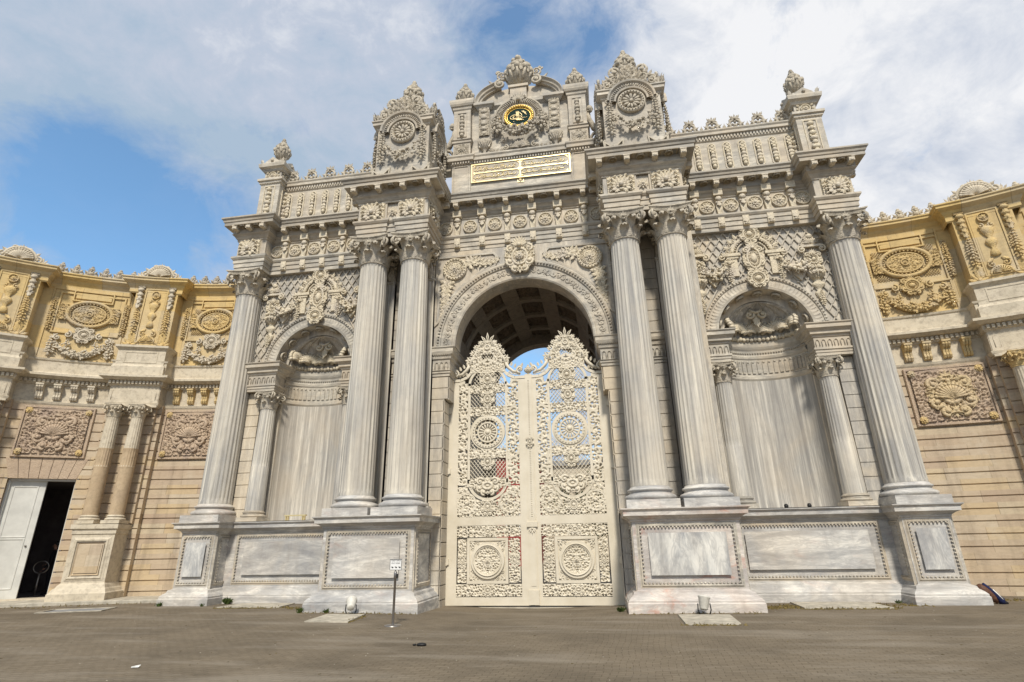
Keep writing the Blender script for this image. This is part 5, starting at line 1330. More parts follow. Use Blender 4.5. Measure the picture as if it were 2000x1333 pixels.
        m.put(relief(1.04,.7,5,.13,.05,.02,clip=lambda x,z:(x/.52)**2+(z/.35)**2<1),(cc,-.03,10.08));m.put(rosette(.12,8),(cc,-.05,10.08))
        for ex in (-1,1):
            for ez in (-1,1):
                tri=lambda x,z,ex=ex,ez=ez:((x-cc)/.8)**2+((z-10.08)/.58)**2>1
                lattice(m,min(cc+ex*.45,cc+ex*.9),max(cc+ex*.45,cc+ex*.9),min(10.08+ez*.2,10.08+ez*.56),max(10.08+ez*.2,10.08+ez*.56),.08,-.03,.012,tri)
            m.put(relief(.34,.62,7,.13,.06,.02,0.,False),(cc+ex*.82,-.05,10.08));m.put(drop(1.2,.1,6),(cc+ex*1.17,-.02,10.6))
            m.put(relief(.18,1.3,8,.12,.05,.02,-.1,False),(cc+ex*1.17,-.02,10.0))
        put('oval_relief',m,M['tanc'],o)
        m=MB();m.put(cartouche(.62,.62,.24,4),(cc,-.05,9.22))
        m.put(swag(1.55,.42,.17,5),(cc,-.02,8.82))
        P=[(cc+x,-.1,8.8-.42*(1-(x/.78)**2)) for x in np.linspace(-.78,.78,17)];m.tube(P,[.05+.07*math.sin(PI*i/16) for i in range(17)],7)
        for ex in (-1,1):
            m.put(drop(.62,.14,3+ex),(cc+ex*.92,-.03,9.0));spiral(m,cc+ex*.5,9.2,.13,1.4,ex,PI/2,.04,-.08);spiral(m,cc+ex*.8,9.05,.12,1.4,-ex,PI/2,.04,-.08);m.put(drop(.22,.1,5),(cc+ex*.45,-.05,8.98));m.put(palmette(.2,5),(cc+ex*.92,-.05,9.02))
        put('garland',m,M['ledge'] if L else M['tanc'],o)
    # square plaques
    for a,b in ((5.9,14.95),(26.2,35.3)):
        a,b=X(a),X(b);c_=(a+b)/2;z0,z1=4.7,6.38;cz_=(z0+z1)/2;m=MB()
        m.box(a,b,-.03,0,z0,z1);m.sweep([(a,z0),(a,z1)]+[(x,z1) for x in xs(a,b,.3)[1:-1]]+[(b,z1),(b,z0)]+[(x,z0) for x in xs(a,b,.3)[1:-1][::-1]],[(0,0),(0,.08),(-.05,.08),(-.07,.03)],True,'xz',0)
        o=put('relief_plaque',m,M['pinkc'])
        m=MB();m.put(cartouche(1.2,1.3,.15,4),(c_,-.06,cz_));m.put(shell(.42,9,1.4),(c_,-.1,cz_-.12));m.put(palmette(.4,9),(c_,-.08,cz_+.35));
        for e in (-1,1):
            P=[(c_+e*x,-.08,cz_+z) for x,z in ((.05,.5),(.3,.48),(.5,.3),(.52,0),(.4,-.3),(.15,-.55),(.0,-.6))];m.tube(P,[.03,.05,.06,.06,.05,.04,.03],6)
            spiral(m,c_+e*.42,cz_+.42,.14,1.4,-e,PI,.04,-.08);spiral(m,c_+e*.3,cz_-.42,.13,1.4,e,PI/2,.04,-.08)
        put('plaque_cartouche',m,M['pinkc'] if L else M['tanc2'],o)
        m=MB();m.put(relief(b-a-.14,z1-z0-.14,9,.17,.07,.024),(c_,-.035,cz_));put('plaque_leafwork',m,M['pinkc'],o)
        m=MB()
        for ex in (a+.12,b-.12):
            for ez in (z0+.12,z1-.12): m.put(rosette(.17,8,False),(ex,-.1,ez));m.blob((ex,-.1,ez),(.12,.05,.12))
        put('corner_flower',m,M['tanc'],o)
    # pedestals, coupled columns, upper pilasters
    for p in (19.9,41.4):
        c_=X(p);hw=.68
        m=MB();pr=[(.12,-.1),(.12,.42),(.1,.46),(.06,.54),(.0,.6),(0,2.05),(.03,2.08),(.03,2.2),(.08,2.24),(.08,2.38),(-.4,2.4)]
        m.sweep([(c_-hw,0),(c_-hw,-1.0),(c_+hw,-1.0),(c_+hw,0)],[(o_,z) for o_,z in pr])
        m.sweep([(c_-hw,0),(c_-hw,-1.0),(c_+hw,-1.0),(c_+hw,0)],[(.24,-.1),(.24,.3),(.2,.34),(.16,.42),(.12,.46)])
        m.sweep([(c_-.52,.74),(c_-.52,1.9),(c_+.52,1.9),(c_+.52,.74)],[(.05,0),(.05,.05),(0,.06),(-.03,.03),(-.08,.01)],True,'xz',-1.0)
        o=put('pedestal',m,M['ledge'])
        m=MB();m.sweep([(c_-.4,.86),(c_-.4,1.78),(c_+.4,1.78),(c_+.4,.86)],[(.02,0),(-.03,.045)],True,'xz',-1.0);m.box(c_-.37,c_+.37,-1.045,-1.0,.89,1.75);put('pedestal_panel',m,M['tan'],o)
        for e in (-1,1):
            sh=MB();xx=c_+e*.42;sh.put(shaft(.235,.225,2.66,4.3,20,.999,1),(xx,-.72,0)) if False else sh.lathe([(.24,2.64),(.238,4.25)],20,(xx,-.72,0))
            s_=put('column',sh,M['browncol'])
            q=MB();q.put(shaft(.238,.205,4.25,6.02,18,0,3),(xx,-.72,0));put('fluted_shaft',q,M['ledge'],s_)
            q=MB();q.put(shaft(.2405,.2385,4.24,4.9,18,0,1),(xx,-.72,0));put('lower_fluting',q,M['browncol'],s_)
            q=MB();q.put(colbase(.24,2.4,2.68,.31),(xx,-.72,0));put('column_base',q,M['ledge'],s_)
            q=MB();q.put(capital(.205,.46,.27),(xx,-.72,6.01));put('capital',q,M['ledge'] if L else M['tanc'],s_)
        # upper plinth and pilaster
        m=MB();w_=.86
        m.box(c_-w_,c_+w_,-.62,0,7.6,8.68);m.sweep([(c_-w_,0),(c_-w_,-.62),(c_+w_,-.62),(c_+w_,0)],[(0,8.6),(.05,8.66),(.1,8.7),(.1,8.78),(-.2,8.8)]);m.sweep([(c_-w_,0),(c_-w_,-.62),(c_+w_,-.62),(c_+w_,0)],[(.08,7.6),(.08,7.95),(.03,8.0),(0,8.05)])
        m.sweep([(c_-.55,8.15),(c_-.55,8.5),(c_+.55,8.5),(c_+.55,8.15)],[(0,0),(0,.03),(-.04,.03),(-.06,0)],True,'xz',-.62)
        put('plinth',m,M['ledge'])
        m=MB();w_=.78;m.box(c_-w_,c_+w_,-.5,0,8.75,11.4);m.box(c_-.36,c_+.36,-.53,0,9.0,11.1)
        m.sweep([(c_-.38,9.0),(c_-.38,11.15),(c_+.38,11.15),(c_+.38,9.0)],[(0,0),(0,.03),(-.04,.03),(-.06,.0)],True,'xz',-.53)
        o=put('upper_pilaster',m,M['sand'])
        m=MB();y=-.55
        m.put(rosette(.16,8),(c_,y,10.92));m.lathe([(.03,9.55),(.14,9.6),(.1,9.75),(.05,9.85),(.12,9.95),(.17,10.05),(.12,10.15),(.05,10.2),(.14,10.35),(.2,10.5),(.1,10.6),(.03,10.62)],12,(c_,y,0),sep=False,sy=.6)
        for e in (-1,1): spiral(m,c_+e*.14,10.62,.1,1.3,e,PI/2,.03,y-.03);lf(m,c_+e*.1,9.5,e*2.2,.25,1.2,y);spiral(m,c_+e*.18,9.3,.12,1.3,-e,PI/2,.03,y-.02);m.put(drop(1.05,.12,4),(c_+e*.56,-.52,10.35));lf(m,c_+e*.5,8.95,e*.2,.5,1.6,-.5);m.put(palmette(.4,5),(c_+e*.6,-.5,8.85))
        P=arcpts(c_,8.95,.28,0,PI,10,y);m.tube(P,.04,5);m.put(shell(.2,7),(c_,y,9.0))
        put('pilaster_carving',m,M['tanc'],o)
        m=MB()
        for e in (-1,1):
            for q in range(4): m.blob((c_+e*.58,-.6+.02*q,11.1-.2*q),(.13,.1,.09),8,5);lf(m,c_+e*.58,11.15-.2*q,PI,.3,1.3,-.6);m.box(c_+e*.58-.13,c_+e*.58+.13,-.6,-.5,11.18,11.34)
        put('pilaster_bracket',m,M['ledge'] if L else M['tanc'],o)
    # coping and cresting
    a1,b1,a2,b2=X(15.8),X(24.4),X(37.1),X(46.0)
    path=[(x,0) for x in xs(S,a1)]+[(x,-.5) for x in xs(a1,b1)]+[(x,0) for x in xs(b1,a2)]+[(x,-.5) for x in xs(a2,b2)]+[(x,0) for x in xs(b2,E)]
    m=MB();m.sweep(path,[(0,11.0),(.04,11.05),(.04,11.2),(.1,11.28),(.14,11.36),(.2,11.4),(.28,11.46),(.28,11.52),(.32,11.56),(.32,11.6),(-.9,11.66)])
    cp=put('coping',m,M['sand'])
    cr2=MB();
    for e in (-1,1): spiral(cr2,e*.1,.1,.09,1.3,-e,PI/2,.032,0);lf(cr2,e*.05,.12,e*.9,.2,1.2,-.03);lf(cr2,e*.05,.12,-e*.9,.2,1.2,-.03);cr2.blob((e*.14,0,.05),.07)
    cr2.blob((0,0,.14),(.1,.1,.12));cr2.blob((0,0,.32),(.09,.09,.09));cr2.put(palmette(.17,5),(0,-.03,.24));cr2.blob((0,0,.42),.05);cr2.box(-.18,.18,-.06,.08,-.02,.05)
    ds=[2.2+2.15*i for i in range(7)]+[25.2+2.17*i for i in range(6)]
    for d in ds:
        put('cresting',MB().put(cr2,(X(d),-.12,11.62),(0,0,0),(1.15,1.3,.98)),M['carvg'] if L else M['ledge'],cp)
    sh=MB();sh.put(shell(.42,9,1.3),(0,-.05,.08));P=arcpts(0,.1,.52,.1,PI-.1,14,-.03);sh.tube(P,.06,6)
    for e in (-1,1): spiral(sh,e*.55,.16,.16,1.4,-e,PI/2,.05,-.03);sh.put(palmette(.3,5),(e*.74,0,.04));lf(sh,e*.4,.3,e*.9,.3,1.2,-.02);spiral(sh,e*.22,.58,.1,1.3,e,0,.04,0)
    sh.put(palmette(.28,7),(0,-.02,.5));sh.box(-.85,.85,-.08,.2,-.03,.06);sh.poly([(-.5,.05)]+[(-.48*math.cos(t),.1+.48*math.sin(t)) for t in np.linspace(0,PI,12)]+[(.5,.05)],-.02,.12)
    for p in (19.9,41.4): put('shell_crest',MB().put(sh,(X(p),-.62,11.6),(0,0,0),(.95,.8,.9)),M['ledge'],cp)
    # stone kerb
    if L:
        m=MB();m.sweep([(x,0) for x in xs(X(2.5),E)],[(0,.1),(1.45,.1),(1.47,.08),(1.47,-.1)],smooth=True);put('kerb',m,M['slab'])
    else:
        pass
    if door:
        # flat arch lintel of wedge stones
        m=MB();n=7;c_=(dA+dB)/2
        for i in range(n):
            t0,t1=-1+2*i/n,-1+2*(i+1)/n;b0,b1=c_+t0*(dB-dA)/2,c_+t1*(dB-dA)/2;k_=1.22;u0,u1=c_+t0*(dB-dA)/2*k_,c_+t1*(dB-dA)/2*k_
            zt=4.62 if i!=3 else 4.66
            m.poly([(b0+.008,3.93),(b1-.008,3.93),(u1-.008,zt),(u0+.008,zt)],-.012,.6)
        put('door_lintel',m,M['pinkc'],)
        # passage behind
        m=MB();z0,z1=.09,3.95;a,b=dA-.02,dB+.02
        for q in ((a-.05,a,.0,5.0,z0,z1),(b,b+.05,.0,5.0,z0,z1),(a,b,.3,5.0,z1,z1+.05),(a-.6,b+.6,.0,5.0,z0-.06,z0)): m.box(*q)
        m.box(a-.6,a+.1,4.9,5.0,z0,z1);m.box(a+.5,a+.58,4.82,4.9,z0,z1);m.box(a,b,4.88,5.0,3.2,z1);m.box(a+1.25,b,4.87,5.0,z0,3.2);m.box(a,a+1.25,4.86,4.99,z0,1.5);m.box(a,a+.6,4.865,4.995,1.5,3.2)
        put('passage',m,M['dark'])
        # doors: one leaf shut, the other swung inwards
        mid=(dA+dB)/2-.07
        d=MB();d.box(mid,dB,.22,.28,.1,3.93)
        for z0_,z1_ in ((.45,1.95),(2.05,3.65)):
            d.sweep([(mid+.22,z0_),(mid+.22,z1_),(dB-.2,z1_),(dB-.2,z0_)],[(.02,0),(0,.025),(-.03,.025),(-.05,0)],True,'xz',.22)
        o=put('door',d,M['door'])
        h=MB();h.blob((mid+.12,.19,1.75),.035);put('door_knob',h,M['steel'],o)
        f_=MB();f_.box(dB-.07,dB+.0,.14,.32,.1,3.93);f_.box(dA,dA+.07,.14,.3,.1,3.93);f_.box(dA,dB,.14,.3,3.86,3.935);put('door_frame',f_,M['door']);f_=MB();f_.box(dA-.05,dB+.05,-.12,.5,.06,.135);put('door_sill',f_,M['ledge'])
        d=MB();d.box(dA+.01,dA+.06,.28,1.15,.1,3.9);put('door',d,M['door'])
    return W
mk_wing(-1,True);mk_wing(1,False)
#WING_END
# ================================================================== GROUND
def gz(x,y): return -.17*math.exp(-((x+.2)/3.4)**2-((y-2.2)/3.2)**2)
m=MB();gx=np.concatenate([np.linspace(-400,-24,12),np.linspace(-22,22,111),np.linspace(24,400,12)]);gy=np.concatenate([np.linspace(-60,-19,8),np.linspace(-18,14,81),np.linspace(16,500,14)])
m.grid([(x,y,gz(x,y) if y<4 else max(gz(x,4),-.17*math.exp(-((x+.2)/3.4)**2))) for x in gx for y in gy],len(gx),len(gy))
g=part('ground',m,M['pave']);g['kind']='structure'
def slabobj(name,pts,z,label,cat,t=.03):
    cx=sum(p[0] for p in pts)/4;cy=sum(p[1] for p in pts)/4
    m=MB();V=[(x-cx,y-cy,-.05) for x,y in pts]+[(x-cx,y-cy,z+t) for x,y in pts];m.add(V,np.array([[0,3,2,1],[4,5,6,7],[0,1,5,4],[1,2,6,5],[2,3,7,6],[3,0,4,7]]))
    o=part(name,m,M['slab'],None,(cx,cy,0));tag(o,label,cat,'pale slabs let into the paving');return o
slabobj('stone_slab',[(-4.6,-2.6),(-3.55,-2.65),(-3.72,-1.35),(-4.7,-1.3)],gz(-4,-2),'small pale slab in the paving under the tilted floodlight','stone slab')
slabobj('stone_slab',[(3.6,-2.8),(4.65,-2.75),(4.72,-1.4),(3.62,-1.4)],gz(4,-2)+.005,'small pale slab in the paving beside the upright floodlight','stone slab')
slabobj('stone_slab',[(-8.7,.05),(-6.85,.12),(-6.95,1.1),(-8.6,1.1)],.0,'wide mossy slab at the foot of the left niche','stone slab')
slabobj('stone_slab',[(6.65,-.15),(8.6,-.1),(8.55,1.15),(6.7,1.15)],.0,'wide slab with rusty moss round it at the foot of the right niche','stone slab')
# drain cover with pale edging, left
m=MB();m.sweep([(-.75,-.4),(-.75,.4),(.75,.4),(.75,-.4)],[(0,0),(0,.02),(-.06,.02),(-.06,0)],True);o=part('drain_cover',m,M['slab'],None,(-12.6,-.5,0.004),(0,0,rad(20)));tag(o,'sunken drain cover with a pale stone edge near the left wall','drain cover')
m=MB();m.box(-.69,.69,-.34,.34,-.02,.006);under(o,'lid',m,M['pave']) if False else part('lid',m,M['grey'],o)
# floodlights
def flood(name,loc,tilt,label,parts=True):
    o=empty(name,label,'floodlight',loc,'floodlights at the foot of the gateway')
    b=MB();b.lathe([(.001,-.12),(.07,-.12),(.09,-.1),(.125,.12),(.135,.13),(.135,.16),(.11,.16),(.1,.14)],20,sep=False);h=part('housing',b,M['lens'],o,(0,0,.24),tilt)
    l=MB();l.lathe([(.001,.145),(.11,.145)],20);part('lens',l,M['glass'],h)
    s=MB();s.lathe([(.001,.02),(.08,.02),(.08,0),(.09,0)],16);s.tube([(-.1,0,.02),(-.14,0,.12),(-.13,0,.25)],.014,5);s.tube([(.1,0,.02),(.14,0,.12),(.13,0,.25)],.014,5);s.box(-.14,.14,-.015,.015,.01,.035);part('stand',s,M['black'],o)
    return o
flood('floodlight',(-4.15,-1.22,-.03),(rad(-50),rad(-28),0),'small white floodlight tipped to the left at the foot of the left pedestal')
flood('floodlight',(4.22,-1.25,-.02),(rad(-12),rad(10),0),'small white floodlight pointing up at the foot of the right pedestal')
for x,lab in ((7.15,'left of the two tiny black spotlights on the right niche ledge'),(7.75,'right of the two tiny black spotlights on the right niche ledge')):
    m=MB();m.lathe([(.001,0),(.05,0),(.06,.05),(.04,.1),(.001,.11)],10,sep=False);o=part('spotlight',m,M['black'],None,(x,1.5,2.345));tag(o,lab,'spotlight')
m=MB();m.box(-.36,.36,-.05,.05,.13,.17);
for x in (-.31,-.25,.25,.31): m.box(x-.012,x+.012,-.04,.04,0,.13)
o=part('small_bench_light',m,M['goldp'],None,(-7.45,1.45,2.345));tag(o,'thin brass coloured light bar on short legs on the left niche ledge','light bar')
# sign stanchion
S=empty('sign_stand','steel post with a small white sign of pointing hands in front of the gate','sign',(-2.37,-3.03,gz(-2.37,-3.03)))
m=MB();m.lathe([(.001,.03),(.04,.03),(.1,.022),(.175,.014),(.18,0)],32,sep=False);part('base',m,M['steel'],S)
m=MB();m.lathe([(.026,.02),(.026,.9),(.034,.91),(.034,1.03),(.024,1.05),(.001,1.055)],20,sep=False);po=part('post',m,M['steel'],S)
m=MB();m.box(.03,.055,-.02,.02,.92,1.0);part('belt_slot',m,M['black'],po)
SB=MB();SB.box(-.135,.135,-.004,.004,1.08,1.29);sb_=part('sign_board',SB,M['white'],S,(0,-.005,0),(0,0,rad(-6)))
m=MB();m.sweep([(-.137,1.078),(-.137,1.292),(.137,1.292),(.137,1.078)],[(.006,0),(.006,.006),(-.004,.006),(-.004,0)],True,'xz',-.004);m.box(-.012,.012,-.01,.01,1.05,1.08);part('sign_frame',m,M['steel'],sb_)
def text(s,size,x,z,parent,y=-.0055,name='lettering',mt=None):
    cu=bpy.data.curves.new(name,'FONT');cu.body=s;cu.size=size;cu.align_x='CENTER';cu.align_y='CENTER';cu.extrude=.0004
    t=bpy.data.objects.new('tmp',cu);COL.objects.link(t);bpy.context.view_layer.update()
    me=bpy.data.meshes.new_from_object(t.evaluated_get(bpy.context.evaluated_depsgraph_get()));bpy.data.objects.remove(t)
    me.materials.clear();me.materials.append(mt or M['black']);o=bpy.data.objects.new(name,me);COL.objects.link(o);o.parent=parent;o.location=(x,y,z);o.rotation_euler=(PI/2,0,0);return o
text('TICKET OFFICE',.034,0,1.262,sb_);text('B\u0130LET G\u0130\u015eES\u0130',.034,0,1.212,sb_)
for x in (-.085,.0,.085):
    m=MB();m.poly([(-.03,.012),(-.006,.012),(-.004,.024),(.004,.012),(.03,.01),(.032,-.014),(-.004,-.016),(-.008,.004),(-.03,.004)],-.0007,0);part('pointing_hand',m,M['black'],sb_,(x,-.0045,1.13))
# bag leaning at the right pedestal
Bg=empty('bag','brown and navy bag slumped against the foot of the far right pedestal','bag',(11.25,.85,0));Bg.scale=(.85,.85,.85)
m=MB();m.tube([(.08,0,.06),(-.02,0,.16),(-.15,.0,.3),(-.26,0,.42),(-.3,0,.5)],[.07,.11,.13,.12,.06],10);b_=part('bag_body',m,M['brownl'],Bg)
m=MB();m.tube([(.2,-.02,.0),(.14,-.04,.1),(.03,-.05,.25),(-.08,-.04,.4),(-.2,-.02,.52)],[.06,.1,.06,.05,.05],9);part('flap',m,M['navy'],Bg)
m=MB();m.tube([(.15,-.13,.13),(.07,-.12,.25),(-.02,-.1,.38)],.014,6);part('strap',m,M['white'],Bg)
m=MB();m.tube([(.1,-.02,.03),(.22,-.04,.04),(.3,-.03,.02)],[.06,.06,.03],8);part('shoe_tip',m,M['cloth'],Bg) if False else part('strap_end',m,M['cloth'],Bg)
# litter
m=MB();m.add([(-.09,-.03,.0),(.08,-.05,.01),(.1,.03,.05),(-.02,.05,.03),(-.08,.04,.0)],np.array([[0,1,2,3,4]]));m.tube([(-.09,0,.01),(.1,.02,.04)],.012,5);o=part('paper_scrap',m,M['litter'],None,(-4.61,-7.26,.006),(0,0,.4),(.6,.6,.6));tag(o,'crumpled white scrap of paper lying on the paving at lower left','litter')
m=MB();m.blob((0,0,.02),(.09,.05,.03),9,6);m.tube([(-.1,0,.02),(-.15,.02,.01)],.015,5);o=part('dark_pebble',m,M['black'],None,(-.99,-5.33,0));tag(o,'dark flattened lump lying on the paving before the gate','debris')
# ================================================================== WEEDS and moss along the walls
def weed(x,y,z,r,n,label,seed):
    R=random.Random(seed);m=MB()
    for i in range(n):
        a=R.uniform(0,6.28);t=R.uniform(.2,1.1);l=r*R.uniform(.5,1.2);m.put(LF,(R.uniform(-.3,.3)*r,R.uniform(-.3,.3)*r,0),(t*math.cos(a),t*math.sin(a),a),(l*.8,l*.5,l))
        m.put(LF,(R.uniform(-.6,.6)*r,R.uniform(-.6,.6)*r,r*R.uniform(.1,.5)),(t*math.cos(a)*1.2,t*math.sin(a)*1.2,a),(l*.45,l*.3,l*.5))
    o=part('weed',m,M['weed'],None,(x,y,z));tag(o,label,'weed','weeds at the foot of the walls');return o
for i,(x,y,r,n,lab) in enumerate(((-9.15,1.12,.2,40,'bushy green weed at the inner corner of the far left pedestal'),(-5.65,-.95,.14,26,'green weed at the outer front corner of the left pair pedestal'),(-4.95,-.9,.12,22,'small weed at the front foot of the left pair pedestal'),(-10.9,.5,.13,22,'low weed at the outer foot of the far left pedestal'),(-9.5,.5,.1,16,'tiny weed at the front of the far left pedestal'),(2.4,-.2,.15,26,'mossy weed beside the gate at the inner right pedestal corner'),(5.75,.4,.13,20,'weed at the outer corner of the right pair pedestal'),(9.2,1.0,.1,16,'tiny weed at the inner foot of the far right pedestal'))):
    weed(x,y,gz(x,y),r,n,lab,i)
m=MB();R=random.Random(5)
def mossline(x0,y0,x1,y1,n,w=.12,h=.03,sz=.05):
    for i in range(n):
        t=R.random();x=x0+(x1-x0)*t+R.gauss(0,w);y=y0+(y1-y0)*t+R.gauss(0,w);q=R.uniform(.4,1)*sz
        m.blob((x,y,gz(x,y)),(q,q*.7,q*R.uniform(.25,.6)),5,3)
        if i%3==0: m.put(LF,(x,y,gz(x,y)),(R.uniform(-1,1),R.uniform(-1,1),R.uniform(0,6)),(.05,.04,.07))
mossline(-5.7,-.2,-6.9,.3,90,.1);mossline(-5.8,-.95,-2.6,-.9,120,.04,sz=.035);mossline(5.8,0,6.7,.4,200,.16);mossline(6.6,-.2,8.6,-.15,160,.05);mossline(5.6,-.95,2.6,-.9,120,.04,sz=.03);mossline(-8.7,.0,-6.9,.08,120,.05);mossline(8.7,0,8.6,1.1,70,.08);mossline(-14.5,1.4,-11.2,1.9,170,.12);mossline(-3.6,-2.6,-3.7,-1.3,60,.05);mossline(3.6,-2.8,4.65,-2.8,60,.04);mossline(9.0,.6,9.5,.5,60,.12);mossline(11.2,1.6,15,2.0,160,.1);mossline(-16,-.3,-12,1.6,100,.2,sz=.04)
o=part('moss',m,M['moss']);o['kind']='stuff';o['label']='dry moss and grass in the joints at the foot of the walls';o['category']='moss'
m=MB();R=random.Random(77)
for i in range(260):
    x=R.uniform(-11,13);y=-13.2+13.0*R.random()**.8;q=R.uniform(.005,.014);m.blob((x,y,gz(x,y)),(q,q*R.uniform(.5,1),q*.5),5,3)
o=part('grit',m,M['slab']);o['kind']='stuff';o['label']='loose grit and pale chips scattered over the paving';o['category']='grit'
m=MB()
for i in range(260):
    x=R.uniform(-10,12);y=-12.5+12.2*R.random();q=R.uniform(.02,.05);m.put(LF,(x,y,gz(x,y)+.006),(rad(90),0,R.uniform(0,6.28)),(q,q,q*1.4))
o=part('dry_leaves',m,M['moss']);o['kind']='stuff';o['label']='tiny dry leaves scattered over the paving';o['category']='dry leaves'
# ================================================================== BEHIND THE GATE
rb=empty('red_building','dark red rendered building seen through the left gate leaf','building',(-6.5,26,-.2))
m=MB();m.box(-9.2,-3.1,26,36,-.3,7.6);under(rb,'wall',m,M['red'])
m=MB();m.box(-9.4,-2.9,25.8,36.2,7.6,7.9);under(rb,'roof',m,M['grey'])
for i in range(3):
    f=MB();f.box(-8.8+1.9*i,-7.7+1.9*i,25.92,26.02,2.2,4.4);w_=under(rb,'window',f,M['white']);q=MB();q.box(-8.7+1.9*i,-7.8+1.9*i,25.9,25.95,2.3,4.3);under(w_,'pane',q,M['glass'])
gb=empty('pale_building','pale stone building with dark windows beyond the right gate leaf','building',(9,40,-.2))
m=MB();m.box(-3.8,20,40,50,-.3,8.6);under(gb,'wall',m,M['ledge'])
m=MB();m.box(-4.1,20.3,39.7,50.3,8.6,9.1);under(gb,'roof',m,M['grey'])
for i in range(5):
    f=MB();f.box(1.5+3.4*i,3.1+3.4*i,39.94,40.05,2.2,5.2);w_=under(gb,'window',f,M['white']);q=MB();q.box(1.65+3.4*i,2.95+3.4*i,39.9,39.96,2.35,5.05);under(w_,'pane',q,M['glass'])
def tree(x,y,h,r,label,seed):
    R=random.Random(seed);t=empty('tree',label,'tree',(x,y,-.2),'courtyard trees behind the gate')
    m=MB();m.tube([(0,0,0),(.1,0,h*.3),(0,.1,h*.55),(.1,0,h*.8)],[.25,.2,.14,.06],7)
    for i in range(7): a=R.uniform(0,6.28);z=h*R.uniform(.35,.6);m.tube([(0,0,z),(r*.4*math.cos(a),r*.4*math.sin(a),z+h*.12),(r*.75*math.cos(a),r*.75*math.sin(a),z+h*.22)],[.1,.06,.02],5)
    part('trunk',m,M['bark'],t)
    m=MB();V=[];F=[]
    cl=[(R.gauss(0,r*.45),R.gauss(0,r*.45),h*.68+R.gauss(0,h*.13)) for _ in range(26)]
    for i in range(5200):
        c=R.choice(cl);p=np.array(c)+np.array([R.gauss(0,.42),R.gauss(0,.42),R.gauss(0,.32)]);u=np.array([R.gauss(0,1) for _ in range(3)]);u/=np.linalg.norm(u);v=np.cross(u,[R.random(),R.random(),1]);v/=np.linalg.norm(v)+1e-6;s=R.uniform(.06,.12)
        k=len(V);V+=[p-u*s,p+v*s*.6,p+u*s,p-v*s*.6];F.append([k,k+1,k+2,k+3])
    m.add(V,np.array(F));part('crown',m,M['leafm'],t)
tree(3.4,24,6.2,2.2,'leafy tree in the courtyard seen low through the right gate leaf',3);tree(.2,33,6.0,2.4,'farther leafy tree in the courtyard near the seam of the gate',8)
cw=empty('courtyard_building','dusky red building with a pale sill seen through the open doorway of the left wall','building',(-26,16,0))
m=MB();m.box(-40,-18,17.5,19,-.3,5.5);under(cw,'wall',m,M['redp'])
m=MB();m.box(-40,-18,17.4,17.5,-.3,1.1);under(cw,'plinth',m,M['grey'])
m=MB();m.box(-40,-18,17.38,17.5,2.3,2.5);under(cw,'sill_band',m,M['white'])
